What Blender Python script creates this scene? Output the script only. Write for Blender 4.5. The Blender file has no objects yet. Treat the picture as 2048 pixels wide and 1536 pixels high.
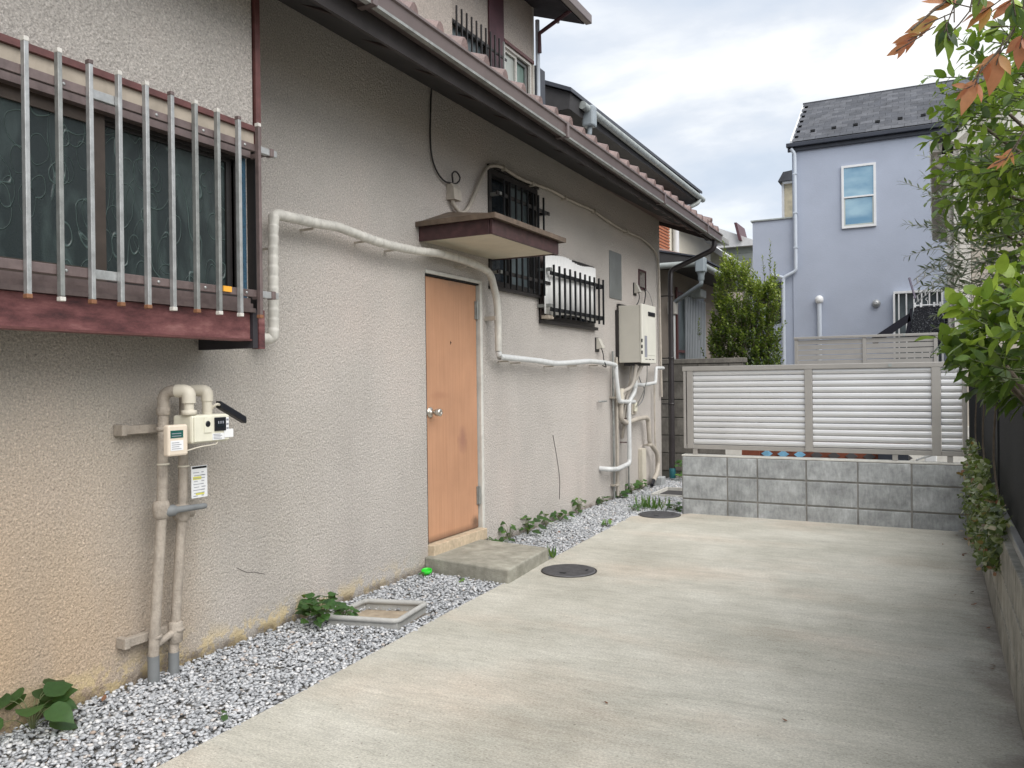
import bpy, bmesh, math, random
import numpy as np
from mathutils import Vector, Matrix
random.seed(7); rng = np.random.default_rng(7)
S = bpy.context.scene; COL = S.collection
# ------------------------------------------------------------------ camera
TH = math.atan(846/1600.0); PH = -6/1600.0; RH = 0.0117
F = Vector((-math.sin(TH)*math.cos(PH), math.cos(TH)*math.cos(PH), math.sin(PH)))
R0 = Vector((math.cos(TH), math.sin(TH), 0)); U0 = R0.cross(F)
Rr = math.cos(RH)*R0 - math.sin(RH)*U0; Uu = math.sin(RH)*R0 + math.cos(RH)*U0
cam = bpy.data.cameras.new('camera'); cam.sensor_width = 36; cam.lens = 36*1600/2048
cam.clip_start = 0.05; cam.clip_end = 2000
co = bpy.data.objects.new('camera', cam); COL.objects.link(co)
mw = Matrix.Identity(4)
for i in range(3):
    mw[i][0] = Rr[i]; mw[i][1] = Uu[i]; mw[i][2] = -F[i]
mw[0][3], mw[1][3], mw[2][3] = 2.92, 0.0, 1.21
co.matrix_world = mw; S.camera = co
# ------------------------------------------------------------------ light
EXPO = 1.5
SUN_EL, SUN_AZ = math.radians(50), math.radians(-30)      # azimuth measured from +X towards +Y
W = bpy.data.worlds.new('World'); S.world = W; W.use_nodes = True
def sky_world():
    nt = W.node_tree; N = nt.nodes; L = nt.links; N.clear()
    out = N.new('ShaderNodeOutputWorld'); bg = N.new('ShaderNodeBackground'); bg.inputs[1].default_value = 0.10
    sky = N.new('ShaderNodeTexSky'); sky.sky_type = 'NISHITA'; sky.sun_disc = False
    sky.sun_elevation = SUN_EL; sky.sun_rotation = math.pi/2 - SUN_AZ; sky.dust_density = 2.0; sky.air_density = 1.2
    tc = N.new('ShaderNodeTexCoord'); sep = N.new('ShaderNodeSeparateXYZ'); L.new(tc.outputs['Generated'], sep.inputs[0])
    def math_(op, a, b=None):
        n = N.new('ShaderNodeMath'); n.operation = op
        for i, v in enumerate((a, b)):
            if v is None: continue
            if isinstance(v, (int, float)): n.inputs[i].default_value = v
            else: L.new(v, n.inputs[i])
        return n.outputs[0]
    zz = math_('ADD', math_('MAXIMUM', sep.outputs[2], 0.0), 0.22)
    cx = math_('DIVIDE', sep.outputs[0], zz); cy = math_('DIVIDE', sep.outputs[1], zz)
    cmb = N.new('ShaderNodeCombineXYZ'); L.new(math_('MULTIPLY', cx, 1.0), cmb.inputs[0]); L.new(math_('MULTIPLY', cy, 1.25), cmb.inputs[1])
    def noise(scale, det, rough, off, dist=0.0):
        m = N.new('ShaderNodeMapping'); m.inputs[1].default_value = off; L.new(cmb.outputs[0], m.inputs[0])
        n = N.new('ShaderNodeTexNoise'); n.inputs['Scale'].default_value = scale; n.inputs['Detail'].default_value = det
        n.inputs['Roughness'].default_value = rough; n.inputs['Distortion'].default_value = dist; L.new(m.outputs[0], n.inputs[0]); return n.outputs[0]
    n1 = noise(1.5, 9, .52, (3.1, 1.7, 0), .25); n2 = noise(0.8, 6, .55, (7.3, 2.2, 1.0), .1)
    def ramp(f, stops):
        r = N.new('ShaderNodeValToRGB'); L.new(f, r.inputs[0]); e = r.color_ramp.elements
        while len(e) < len(stops): e.new(.5)
        for k, (p, c) in enumerate(stops): e[k].position = p; e[k].color = (*c, 1)
        return r.outputs[0]
    cl = ramp(n1, [(.28, (.45, .52, .61)), (.40, (.52, .58, .665)), (.49, (.61, .65, .71)), (.57, (.77, .79, .81)), (.66, (.95, .95, .93))])
    cl2 = ramp(n2, [(.3, (.92, .95, 1.0)), (.65, (1.08, 1.06, 1.03))])
    mx = N.new('ShaderNodeMix'); mx.data_type = 'RGBA'; mx.blend_type = 'MULTIPLY'; mx.clamp_result = False; mx.inputs[0].default_value = 1
    L.new(cl, mx.inputs[6]); L.new(cl2, mx.inputs[7])
    gain = N.new('ShaderNodeVectorMath'); gain.operation = 'SCALE'; L.new(mx.outputs[2], gain.inputs[0]); gain.inputs['Scale'].default_value = 4.6
    m2 = N.new('ShaderNodeMix'); m2.data_type = 'RGBA'; m2.clamp_result = False; m2.inputs[0].default_value = .95
    L.new(sky.outputs[0], m2.inputs[6]); L.new(gain.outputs[0], m2.inputs[7])
    L.new(m2.outputs[2], bg.inputs[0]); L.new(bg.outputs[0], out.inputs[0])
sky_world()
sun = bpy.data.lights.new('sun', 'SUN'); sun.energy = 1.5; sun.angle = math.radians(70); sun.color = (1.0, .965, .92)
so = bpy.data.objects.new('sun', sun); COL.objects.link(so)
sd = Vector((math.cos(SUN_EL)*math.cos(SUN_AZ), math.cos(SUN_EL)*math.sin(SUN_AZ), math.sin(SUN_EL)))
so.rotation_euler = sd.to_track_quat('Z', 'Y').to_euler(); so.location = (6, -3, 12)
vs = S.view_settings; vs.view_transform = 'Standard'; vs.look = 'None'; vs.exposure = EXPO; vs.gamma = 1; vs.use_curve_mapping = False
# ------------------------------------------------------------------ materials
def srgb(r, g, b):
    return tuple(((c/255)/12.92 if c/255 <= .04045 else ((c/255+.055)/1.055)**2.4) for c in (r, g, b))
class NT:
    def __init__(s, name):
        s.m = bpy.data.materials.new(name); s.m.use_nodes = True; s.n = s.m.node_tree.nodes; s.l = s.m.node_tree.links
        s.b = s.n['Principled BSDF']; s.out = s.n['Material Output']
        g = s.n.new('ShaderNodeNewGeometry'); s.pos = g.outputs['Position']
    def lk(s, a, i):
        if isinstance(a, (int, float)): i.default_value = a
        elif isinstance(a, tuple): i.default_value = a if len(a) == len(i.default_value) else (*a, 1)
        else: s.l.new(a, i)
    def math(s, op, a, b=0.0, c=None, clamp=False):
        n = s.n.new('ShaderNodeMath'); n.operation = op; n.use_clamp = clamp; s.lk(a, n.inputs[0]); s.lk(b, n.inputs[1])
        if c is not None: s.lk(c, n.inputs[2])
        return n.outputs[0]
    def map(s, scale=(1, 1, 1), loc=(0, 0, 0), src=None):
        n = s.n.new('ShaderNodeMapping'); n.inputs['Scale'].default_value = scale; n.inputs['Location'].default_value = loc
        s.l.new(src or s.pos, n.inputs[0]); return n.outputs[0]
    def noise(s, scale=5, det=4, rough=.55, vec=None, dist=0.0):
        n = s.n.new('ShaderNodeTexNoise'); n.inputs['Scale'].default_value = scale; n.inputs['Detail'].default_value = det
        n.inputs['Roughness'].default_value = rough; n.inputs['Distortion'].default_value = dist; s.l.new(vec or s.pos, n.inputs[0]); return n.outputs[0]
    def voro(s, scale=5, feat='F1', vec=None):
        n = s.n.new('ShaderNodeTexVoronoi'); n.feature = feat; n.inputs['Scale'].default_value = scale; s.l.new(vec or s.pos, n.inputs['Vector']); return n.outputs['Distance']
    def ramp(s, f, stops):
        r = s.n.new('ShaderNodeValToRGB'); s.l.new(f, r.inputs[0]); e = r.color_ramp.elements
        while len(e) < len(stops): e.new(.5)
        for k, (p, c) in enumerate(stops):
            e[k].position = p; e[k].color = (*c, 1) if isinstance(c, tuple) else (c, c, c, 1)
        return r.outputs[0]
    def mix(s, f, a, b, mode='MIX'):
        n = s.n.new('ShaderNodeMix'); n.data_type = 'RGBA'; n.blend_type = mode; s.lk(f, n.inputs[0]); s.lk(a, n.inputs[6]); s.lk(b, n.inputs[7]); return n.outputs[2]
    def xyz(s):
        n = s.n.new('ShaderNodeSeparateXYZ'); s.l.new(s.pos, n.inputs[0]); return n.outputs
    def bump(s, h, dist=.005, st=1.0):
        n = s.n.new('ShaderNodeBump'); n.inputs['Distance'].default_value = dist; n.inputs['Strength'].default_value = st; s.l.new(h, n.inputs['Height']); s.l.new(n.outputs[0], s.b.inputs['Normal'])
    def fin(s, col, rough=.6, metal=0, spec=.5):
        s.lk(col, s.b.inputs['Base Color']); s.lk(rough, s.b.inputs['Roughness']); s.b.inputs['Metallic'].default_value = metal; s.b.inputs['Specular IOR Level'].default_value = spec; return s.m
def scl(c, k): return tuple(min(1, v*k) for v in c)
def plain(name, c, rough=.5, metal=0, var=.18, vs_=6, grime=.0, bump=0.0, bsc=200, spec=.5):
    t = NT(name); f = t.noise(vs_, 5, .6)
    col = t.mix(t.ramp(f, [(.3, 0.0), (.7, 1.0)]), scl(c, 1-var), scl(c, 1+var))
    if grime:
        g = t.ramp(t.noise(vs_*3.1, 6, .7, t.map((1, 1, .35))), [(.5, 0.0), (.75, 1.0)])
        col = t.mix(t.math('MULTIPLY', g, grime), col, scl(c, .35))
    if bump: t.bump(t.noise(bsc, 3, .6), bump)
    return t.fin(col, rough, metal, spec)
def stucco(name, base, stained=False, bscale=62, dist=.011):
    t = NT(name)
    v = t.voro(bscale, 'SMOOTH_F1'); n = t.noise(bscale*1.4, 6, .75, dist=.3); n0 = t.noise(bscale*.55, 3, .6)
    h = t.math('ADD', t.math('MULTIPLY', t.math('SUBTRACT', 1.0, v), .55), t.math('ADD', t.math('MULTIPLY', n, 1.1), t.math('MULTIPLY', n0, .6)))
    t.bump(h, dist, 1.0)
    big = t.ramp(t.noise(.9, 5, .6), [(.3, scl(base, .88)), (.5, base), (.72, tuple(b*k for b, k in zip(base, (1.1, 1.06, 1.05))))])
    relief_tone = t.ramp(t.noise(bscale*1.4, 6, .75, dist=.3), [(.34, 0.55), (.45, .90), (.54, 1.05), (.62, 1.38)])  # crevice shade and dirt painted along the bump noise, lump tops lightened
    col = t.mix(1.0, big, relief_tone, 'MULTIPLY')
    if stained:
        x, y, z = t.xyz()
        def sm(v, a, b):
            n_ = t.n.new('ShaderNodeMapRange'); n_.interpolation_type = 'SMOOTHSTEP'; t.lk(v, n_.inputs[0]); n_.inputs[1].default_value = a; n_.inputs[2].default_value = b; return n_.outputs[0]
        ns = t.noise(1.8, 5, .6)
        y2 = t.math('ADD', y, t.math('MULTIPLY', ns, 1.2)); z2 = t.math('ADD', z, t.math('MULTIPLY', ns, -.5))
        m = t.math('MULTIPLY', sm(y2, 3.5, 2.1), sm(z2, 1.15, -.1))
        col = t.mix(t.math('MULTIPLY', m, .62), col, t.mix(1.0, (.66, .41, .22), relief_tone, 'MULTIPLY'))
        m1 = t.math('MULTIPLY', sm(y2, 4.4, 2.2), sm(z, 2.1, .9))
        col = t.mix(t.math('MULTIPLY', m1, .26), col, t.mix(1.0, (.46, .39, .25), relief_tone, 'MULTIPLY'))
        st = t.ramp(t.noise(2.2, 5, .6, t.map((1, 1, .18))), [(.45, 0.0), (.8, .55)])
        col = t.mix(t.math('MULTIPLY', st, sm(z, 3.0, .0)), col, scl(base, .62))
        fl = t.math('MULTIPLY', t.ramp(t.noise(9, 5, .7), [(.47, 0.0), (.53, 1.0)]), t.math('MULTIPLY', sm(t.math('ADD', z, t.math('MULTIPLY', ns, .14)), .22, .09), sm(y, 4.6, 3.2)))
        col = t.mix(t.math('MULTIPLY', fl, .85), col, (.72, .58, .33))
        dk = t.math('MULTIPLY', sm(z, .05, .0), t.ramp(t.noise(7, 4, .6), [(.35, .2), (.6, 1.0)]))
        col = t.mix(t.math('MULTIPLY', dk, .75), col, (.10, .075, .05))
        cr = None
    return t.fin(col, .92, 0, .2)
ST = stucco('taupe_stucco', (.555, .52, .485), True, 90, .009)
ST2 = stucco('upper_stucco', (.46, .41, .37), False)
def mk_concrete():
    t = NT('brushed_concrete')
    n1 = t.ramp(t.noise(1.1, 7, .62, t.map((1.3, 1.3, 1))), [(.3, (.36, .35, .30)), (.5, (.45, .437, .382)), (.7, (.535, .522, .465))])
    n2 = t.ramp(t.noise(1.0, 7, .65, t.map((1.3, 8.5, 1), (3, 1, 0))), [(.35, .92), (.5, 1.0), (.64, 1.06)]); n4 = t.ramp(t.noise(1.0, 5, .75, t.map((9, 40, 5), (1, 5, 0))), [(.38, .90), (.5, 1.0), (.64, 1.08)])
    n3 = t.ramp(t.noise(1.0, 5, .7, t.map((75, 190, 30))), [(.3, .72), (.5, 1.0), (.7, 1.25)])
    pk = t.ramp(t.noise(.7, 4, .6, t.map((1, 2, 1), (9, 4, 0))), [(.5, (1, 1, 1)), (.75, (1.06, .97, .93))])
    c = t.mix(1.0, t.mix(1.0, t.mix(1.0, t.mix(1.0, n1, n4, 'MULTIPLY'), n2, 'MULTIPLY'), n3, 'MULTIPLY'), pk, 'MULTIPLY')
    c = t.mix(1.0, c, t.ramp(t.noise(130, 3, .8), [(.3, .78), (.5, 1.0), (.7, 1.2)]), 'MULTIPLY'); sp = t.ramp(t.noise(60, 2, .5), [(.68, 0.0), (.74, .6)]); c = t.mix(sp, c, (.12, .10, .08))
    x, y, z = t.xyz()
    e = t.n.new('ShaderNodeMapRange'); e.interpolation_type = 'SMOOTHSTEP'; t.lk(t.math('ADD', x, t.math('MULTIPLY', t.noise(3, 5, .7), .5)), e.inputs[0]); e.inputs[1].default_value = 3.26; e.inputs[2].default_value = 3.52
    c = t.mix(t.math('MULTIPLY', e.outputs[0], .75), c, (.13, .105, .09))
    t.bump(t.math('ADD', t.noise(1.0, 4, .7, t.map((30, 260, 30))), t.math('MULTIPLY', t.noise(90, 4, .6), .5)), .0035)
    return t.fin(c, .85, 0, .3)
CONC = mk_concrete()
def mk_slab():
    t = NT('step_concrete')
    c = t.ramp(t.noise(7, 7, .65), [(.3, (.20, .195, .16)), (.5, (.31, .30, .255)), (.7, (.43, .42, .36))])
    c = t.mix(t.ramp(t.noise(120, 3, .6), [(.6, 0.0), (.8, .6)]), c, (.1, .1, .07)); t.bump(t.noise(90, 5, .7), .006); return t.fin(c, .9, 0, .2)
SLAB = mk_slab()
def mk_block(name, base, k=1.0):
    t = NT(name); x, y, z = t.xyz()
    oi = t.n.new('ShaderNodeObjectInfo')
    c = t.ramp(t.noise(6, 8, .7), [(.28, scl(base, .62*k)), (.5, base), (.72, tuple(b*1.42 for b in base))])
    sc = t.ramp(t.noise(1.0, 5, .7, t.map((40, 40, 12))), [(.35, .84), (.65, 1.16)]); c = t.mix(1.0, c, sc, 'MULTIPLY')
    rv = t.ramp(oi.outputs['Random'], [(0, .86), (1, 1.12)]); c = t.mix(1.0, c, rv, 'MULTIPLY')
    t.bump(t.noise(160, 5, .7), .003); return t.fin(c, .85, 0, .3)
BLK = mk_block('grey_block', (.36, .375, .38)); BLK2 = mk_block('old_block', (.15, .14, .125)); BLK3 = mk_block('retaining_block', (.28, .27, .235))
MORT = plain('mortar', (.30, .29, .27), .9, bump=.003); MORT2 = plain('dark_mortar', (.09, .09, .08), .9)
CAPM = plain('pale_cement', (.58, .57, .53), .8, var=.12, vs_=14)
def mk_pebble():
    t = NT('crushed_stone'); a = t.n.new('ShaderNodeAttribute'); a.attribute_name = 'rnd'
    c = t.ramp(a.outputs['Fac'], [(0, (.24, .25, .265)), (.25, (.36, .375, .395)), (.55, (.44, .455, .475)), (.85, (.51, .52, .54)), (.96, (.64, .64, .64)), (1, (.36, .29, .24))])
    c = t.mix(1.0, c, t.ramp(t.noise(130, 3, .6), [(.3, .8), (.7, 1.15)]), 'MULTIPLY'); return t.fin(c, .8, 0, .3)
PEB = mk_pebble(); DIRT = plain('dirt', (.15, .14, .125), .95, var=.3, vs_=30, bump=.01, bsc=60)
def mk_ground():
    t = NT('ground_soil'); c = t.ramp(t.noise(2, 6, .6), [(.3, (.1, .09, .07)), (.7, (.2, .18, .15))]); return t.fin(c, .95)
GRD = mk_ground()
def mk_red():
    t = NT('oxide_red_paint'); base = (.125, .032, .032)
    n = t.noise(9, 7, .7, t.map((1, .5, 1.6)))
    c = t.ramp(n, [(.3, (.035, .022, .025)), (.44, (.12, .046, .048)), (.57, (.21, .085, .085)), (.74, (.34, .17, .16))])
    t.bump(t.noise(140, 4, .6), .0015); return t.fin(c, .55, 0, .35)
RED = mk_red(); REDT = plain('red_trim', (.125, .047, .044), .5, var=.3, vs_=20); PIL = plain('maroon_board', (.075, .028, .036), .5, var=.25)
CREAMS = plain('cream_board', (.38, .33, .27), .7, var=.14, vs_=9, grime=.25)
ALU = plain('bright_aluminium', (.42, .43, .43), .4, .55, var=.2, vs_=25, grime=.3); ALU2 = plain('dull_aluminium', (.30, .31, .30), .45, .5, var=.25, vs_=18, grime=.4)
BRZ = plain('bronze_aluminium', (.17, .13, .125), .42, .35, var=.25, vs_=15, grime=.3); DBR = plain('dark_bronze', (.035, .032, .032), .45, .3, var=.2); BLKM = plain('black_metal', (.012, .013, .015), .6, 0, spec=.25)
CAPW = plain('white_cap', (.62, .60, .56), .5, grime=.4, vs_=40)
def mk_patt():
    t = NT('patterned_glass'); v = t.map((1, 1, .62)); d = t.noise(7, 2, .5); 
    vv = t.n.new('ShaderNodeVectorMath'); vv.operation = 'ADD'; sc = t.n.new('ShaderNodeVectorMath'); sc.operation = 'SCALE'; nz = t.n.new('ShaderNodeTexNoise'); nz.inputs['Scale'].default_value = 5
    t.l.new(t.pos, nz.inputs[0]); t.l.new(nz.outputs['Color'], sc.inputs[0]); sc.inputs['Scale'].default_value = .06; t.l.new(v, vv.inputs[0]); t.l.new(sc.outputs[0], vv.inputs[1])
    f = t.voro(9.5, 'F1', vv.outputs[0]); f2 = t.voro(11.5, 'F1', t.map((1, 1, .9), (.31, .77, .13), vv.outputs[0])); nz2 = t.noise(6.5, 1, .4, t.map((1, 1, .5)), .6); band = t.math('MINIMUM', t.math('MINIMUM', t.math('ABSOLUTE', t.math('SUBTRACT', f, .40)), t.math('ABSOLUTE', t.math('SUBTRACT', f2, .34))), t.math('MULTIPLY', t.math('ABSOLUTE', t.math('SUBTRACT', nz2, .42)), 1.8))
    line = t.ramp(band, [(.004, 1.0), (.020, 0.0)])
    soft = t.ramp(t.noise(4.5, 3, .55, t.map((1, 2.4, .8), (2, 3, 1)), .9), [(.45, 0.0), (.72, 1.0)])
    c = t.mix(soft, (.016, .025, .026), (.048, .070, .068)); c = t.mix(t.math('MULTIPLY', line, .5), c, (.13, .19, .18))
    t.bump(t.math('ADD', line, t.math('MULTIPLY', t.noise(160, 2, .5), .25)), .003); return t.fin(c, .3, 0, .45)
PGL = mk_patt()
DGL = plain('dark_glass', (.02, .026, .032), .12, 0, var=.3, spec=.6)
FROST = plain('frosted_glass', (.10, .125, .135), .3, 0, var=.35, vs_=4); PALEG = plain('pale_blind_glass', (.42, .45, .42), .3, 0, var=.08); GRNG = plain('green_glass', (.17, .25, .22), .25, 0, var=.15)
SKYG = NT('painted_sky_glass'); SKYG.b.inputs['Coat Weight'].default_value = .0; SKYG = SKYG.fin(SKYG.ramp(SKYG.noise(1.3, 3, .5, SKYG.map((1, 1, 2.2))), [(.35, (.16, .30, .42)), (.65, (.36, .52, .60))]), .1, .4, .6)  # cloudy sky reflection painted into the pane colour
def mk_door():
    t = NT('wood_laminate'); x, y, z = t.xyz()
    g = t.ramp(t.noise(1.0, 6, .65, t.map((60, 95, 2.2))), [(.3, (.43, .225, .13)), (.5, (.485, .262, .155)), (.7, (.52, .29, .178))])
    b = t.ramp(t.noise(2.2, 4, .6), [(.3, .88), (.7, 1.07)]); c = t.mix(1.0, g, b, 'MULTIPLY')
    def blob(cy, cz, ry, rz, col, k, c):
        d = t.math('SQRT', t.math('ADD', t.math('POWER', t.math('DIVIDE', t.math('SUBTRACT', y, cy), ry), 2.0), t.math('POWER', t.math('DIVIDE', t.math('SUBTRACT', z, cz), rz), 2.0)))
        m = t.math('MULTIPLY', t.ramp(t.math('ADD', d, t.math('MULTIPLY', t.noise(14, 5, .7), .7)), [(.55, 1.0), (1.3, 0.0)]), k); return t.mix(m, c, col)
    c = blob(4.81, .80, .12, .17, (.27, .13, .10), .6, c); c = blob(4.52, 1.12, .2, .05, (.33, .15, .09), .35, c); c = blob(4.7, 1.95, .5, .14, (.25, .17, .12), .5, c); c = blob(4.98, .2, .12, .09, (.1, .06, .04), .8, c)
    z0 = t.n.new('ShaderNodeMapRange'); t.lk(z, z0.inputs[0]); z0.inputs[1].default_value = .20; z0.inputs[2].default_value = .155; c = t.mix(t.math('MULTIPLY', z0.outputs[0], .8), c, (.09, .055, .04))
    return t.fin(c, .42, 0, .4)
DOOR = mk_door()
PVC = plain('white_pvc', (.62, .635, .635), .4, var=.08, vs_=12, grime=.3); PVCB = plain('beige_pipe', (.44, .40, .345), .55, var=.15, vs_=12, grime=.35); LAG = plain('taped_lagging', (.58, .565, .52), .5, var=.16, vs_=11, grime=.5)
GPIPE = plain('painted_gas_pipe', (.37, .325, .275), .75, var=.2, vs_=25, grime=.4, bump=.004, bsc=120); CPIPE = plain('cream_fitting', (.60, .56, .47), .55, var=.1, grime=.3); GREYP = plain('grey_pvc', (.17, .18, .185), .55, grime=.2)
IVORY = plain('ivory_enamel', (.74, .72, .60), .4, var=.05, grime=.12); PINKI = plain('ivory_pink_plastic', (.70, .61, .50), .45, var=.06); WHT = plain('white_label', (.78, .79, .80), .5, var=.04); GREYL = plain('grey_print', (.28, .29, .33), .6); YEL = plain('yellow_marker', (.62, .60, .10), .6); TEAL = plain('teal_display', (.02, .10, .085), .2); BLKP = plain('black_plastic', (.008, .009, .014), .38, var=.2)
GUT = plain('bronze_gutter', (.15, .118, .116), .3, .25, var=.1, vs_=4, grime=.2); FASC = plain('fascia_wood', (.035, .03, .031), .7, var=.3); SOF = plain('soffit_boards', (.035, .032, .038), .8, var=.35); RAFT = plain('rafter_wood', (.05, .036, .034), .75, var=.3)
TRIMB = plain('brown_trim', (.085, .06, .055), .6, var=.25)
TILE = plain('red_clay_tile', (.18, .122, .112), .42, var=.28, vs_=9, grime=.35, bump=.004, bsc=90); TILEF = plain('tile_edge', (.50, .36, .31), .6, var=.2)
CANR = plain('canopy_sheet', (.13, .095, .07), .55, .2, var=.35, vs_=14, grime=.4); CANU = plain('canopy_soffit', (.58, .53, .42), .7, var=.08, grime=.1)
WHS = plain('white_corrugated', (.80, .80, .79), .4, var=.04, grime=.1); PAN = plain('steel_patch', (.25, .265, .265), .4, .4, var=.15, vs_=4); HEAT = plain('heater_casing', (.52, .50, .445), .4, var=.04); HEATF = plain('heater_front', (.70, .69, .62), .35, var=.04)
HOSE = plain('hose_wrap', (.38, .35, .31), .7, var=.2, grime=.3); DPIPE = plain('dark_downpipe', (.028, .024, .026), .35, var=.2); TEALP = plain('teal_socket', (.01, .10, .12), .5)
SLATM = plain('silver_slat', (.66, .665, .675), .33, .25, var=.06, vs_=3); POSTM = plain('taupe_post', (.36, .345, .325), .4, .25, var=.06)
IRON = plain('cast_iron', (.14, .14, .148), .6, .3, var=.25, vs_=20, grime=.3, bump=.002, bsc=120); TRAY = plain('grey_plastic_rim', (.38, .38, .365), .6, var=.15, grime=.3)
BLUE = plain('blue_stucco', (.37, .41, .50), .9, var=.045, vs_=1.5, bump=.003, bsc=40); SHG = plain('asphalt_shingle', (.070, .074, .085), .85, var=.35, vs_=3, bump=.004, bsc=60); SHG2 = plain('asphalt_shingle_dark', (.058, .062, .073), .85, var=.3, vs_=3); NAVY = plain('dark_navy_gutter', (.03, .035, .05), .4); WPNT = plain('white_paint', (.70, .71, .72), .45, var=.05); PBLUE = plain('pale_blue_pipe', (.50, .55, .62), .45, var=.05)
BEIG = plain('beige_siding', (.40, .36, .31), .6, var=.08); BEIGT = plain('beige_trim', (.56, .54, .50), .55, var=.08); WGAB = plain('white_gable', (.66, .655, .61), .6, var=.05); SLATE = plain('slate_edge', (.05, .055, .07), .5)
TANW = plain('tan_render', (.33, .285, .245), .9, var=.08, vs_=3, bump=.003, bsc=60); CRMW = plain('cream_render', (.70, .655, .56), .9, var=.06, vs_=2); DKW = plain('dark_wall', (.045, .043, .045), .7); BRKO = plain('orange_brick', (.42, .15, .075), .8, var=.2); GREYG = plain('grey_gutter', (.33, .36, .355), .45, var=.2, vs_=8, grime=.3); BLUG = plain('blue_grey_pipe', (.27, .31, .34), .45, var=.1); LOUV = plain('louvre_bar', (.42, .45, .475), .4, .2, var=.08); GSID = plain('grey_siding', (.20, .22, .21), .7, var=.1); PROOF = plain('pale_metal_roof', (.55, .55, .56), .5, var=.1)
ORL = plain('terracotta_lattice', (.22, .065, .035), .7, var=.25, vs_=12); BARK = plain('bark', (.10, .08, .06), .9, var=.3, vs_=30, bump=.004); STEMG = plain('green_stem', (.10, .12, .05), .7); CHR = plain('brushed_steel', (.62, .58, .52), .28, .9, var=.08); STONE = plain('sill_stone', (.52, .42, .30), .8, var=.2, vs_=30, bump=.003)
NEON = plain('green_plastic', (.03, .55, .03), .35); CLOTH = NT('speckled_cloth'); _c = CLOTH.ramp(CLOTH.noise(75, 3, .8), [(.55, (.006, .007, .011)), (.66, (.18, .19, .21))]); CLOTH = CLOTH.fin(_c, .9); DCL = plain('dark_cloth', (.010, .010, .018), .9); DRY = plain('dry_leaf', (.16, .075, .04), .8, var=.4, vs_=40)
ORANS = plain('orange_sticker', (.75, .36, .04), .5); LBLUE = plain('sky_blue_sheet', (.25, .55, .80), .35, var=.25, vs_=12); DGREY = plain('dark_grey_tile', (.09, .085, .09), .6)
def leafmat(name, stops, rough=.38, trans=.35, tcol=(.35, .5, .05)):
    t = NT(name); a = t.n.new('ShaderNodeAttribute'); a.attribute_name = 'rnd'
    c = t.ramp(a.outputs['Fac'], stops); c = t.mix(1.0, c, t.ramp(t.noise(45, 3, .6), [(.3, .82), (.7, 1.15)]), 'MULTIPLY'); t.fin(c, rough, 0, .5)
    tr = t.n.new('ShaderNodeBsdfTranslucent'); t.l.new(t.mix(.6, c, tcol), tr.inputs[0]); mx = t.n.new('ShaderNodeMixShader'); mx.inputs[0].default_value = trans
    t.l.new(t.b.outputs[0], mx.inputs[1]); t.l.new(tr.outputs[0], mx.inputs[2]); t.l.new(mx.outputs[0], t.out.inputs[0]); return t.m
LG = leafmat('broad_leaf', [(0, (.016, .036, .014)), (.35, (.05, .105, .024)), (.65, (.14, .23, .035)), (1, (.30, .40, .06))])
LO = leafmat('orange_leaf', [(0, (.34, .12, .06)), (.6, (.46, .21, .10)), (1, (.42, .30, .08))], .4, .4, (.80, .38, .16))
LV = leafmat('olive_leaf', [(0, (.05, .075, .045)), (.6, (.12, .15, .10)), (1, (.30, .34, .27))], .45, .2, (.2, .28, .1))
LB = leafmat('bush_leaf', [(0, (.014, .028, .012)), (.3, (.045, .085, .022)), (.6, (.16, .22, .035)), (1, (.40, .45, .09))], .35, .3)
LI = leafmat('creeper_leaf', [(0, (.018, .03, .012)), (.5, (.075, .11, .035)), (.75, (.20, .24, .11)), (.93, (.42, .44, .32)), (1, (.25, .10, .06))], .35, .25)  # pale stop paints whitish glints into the leaf colour
LW = leafmat('weed_leaf', [(0, (.02, .055, .018)), (.6, (.05, .13, .03)), (1, (.14, .26, .05))], .5, .3)
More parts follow.
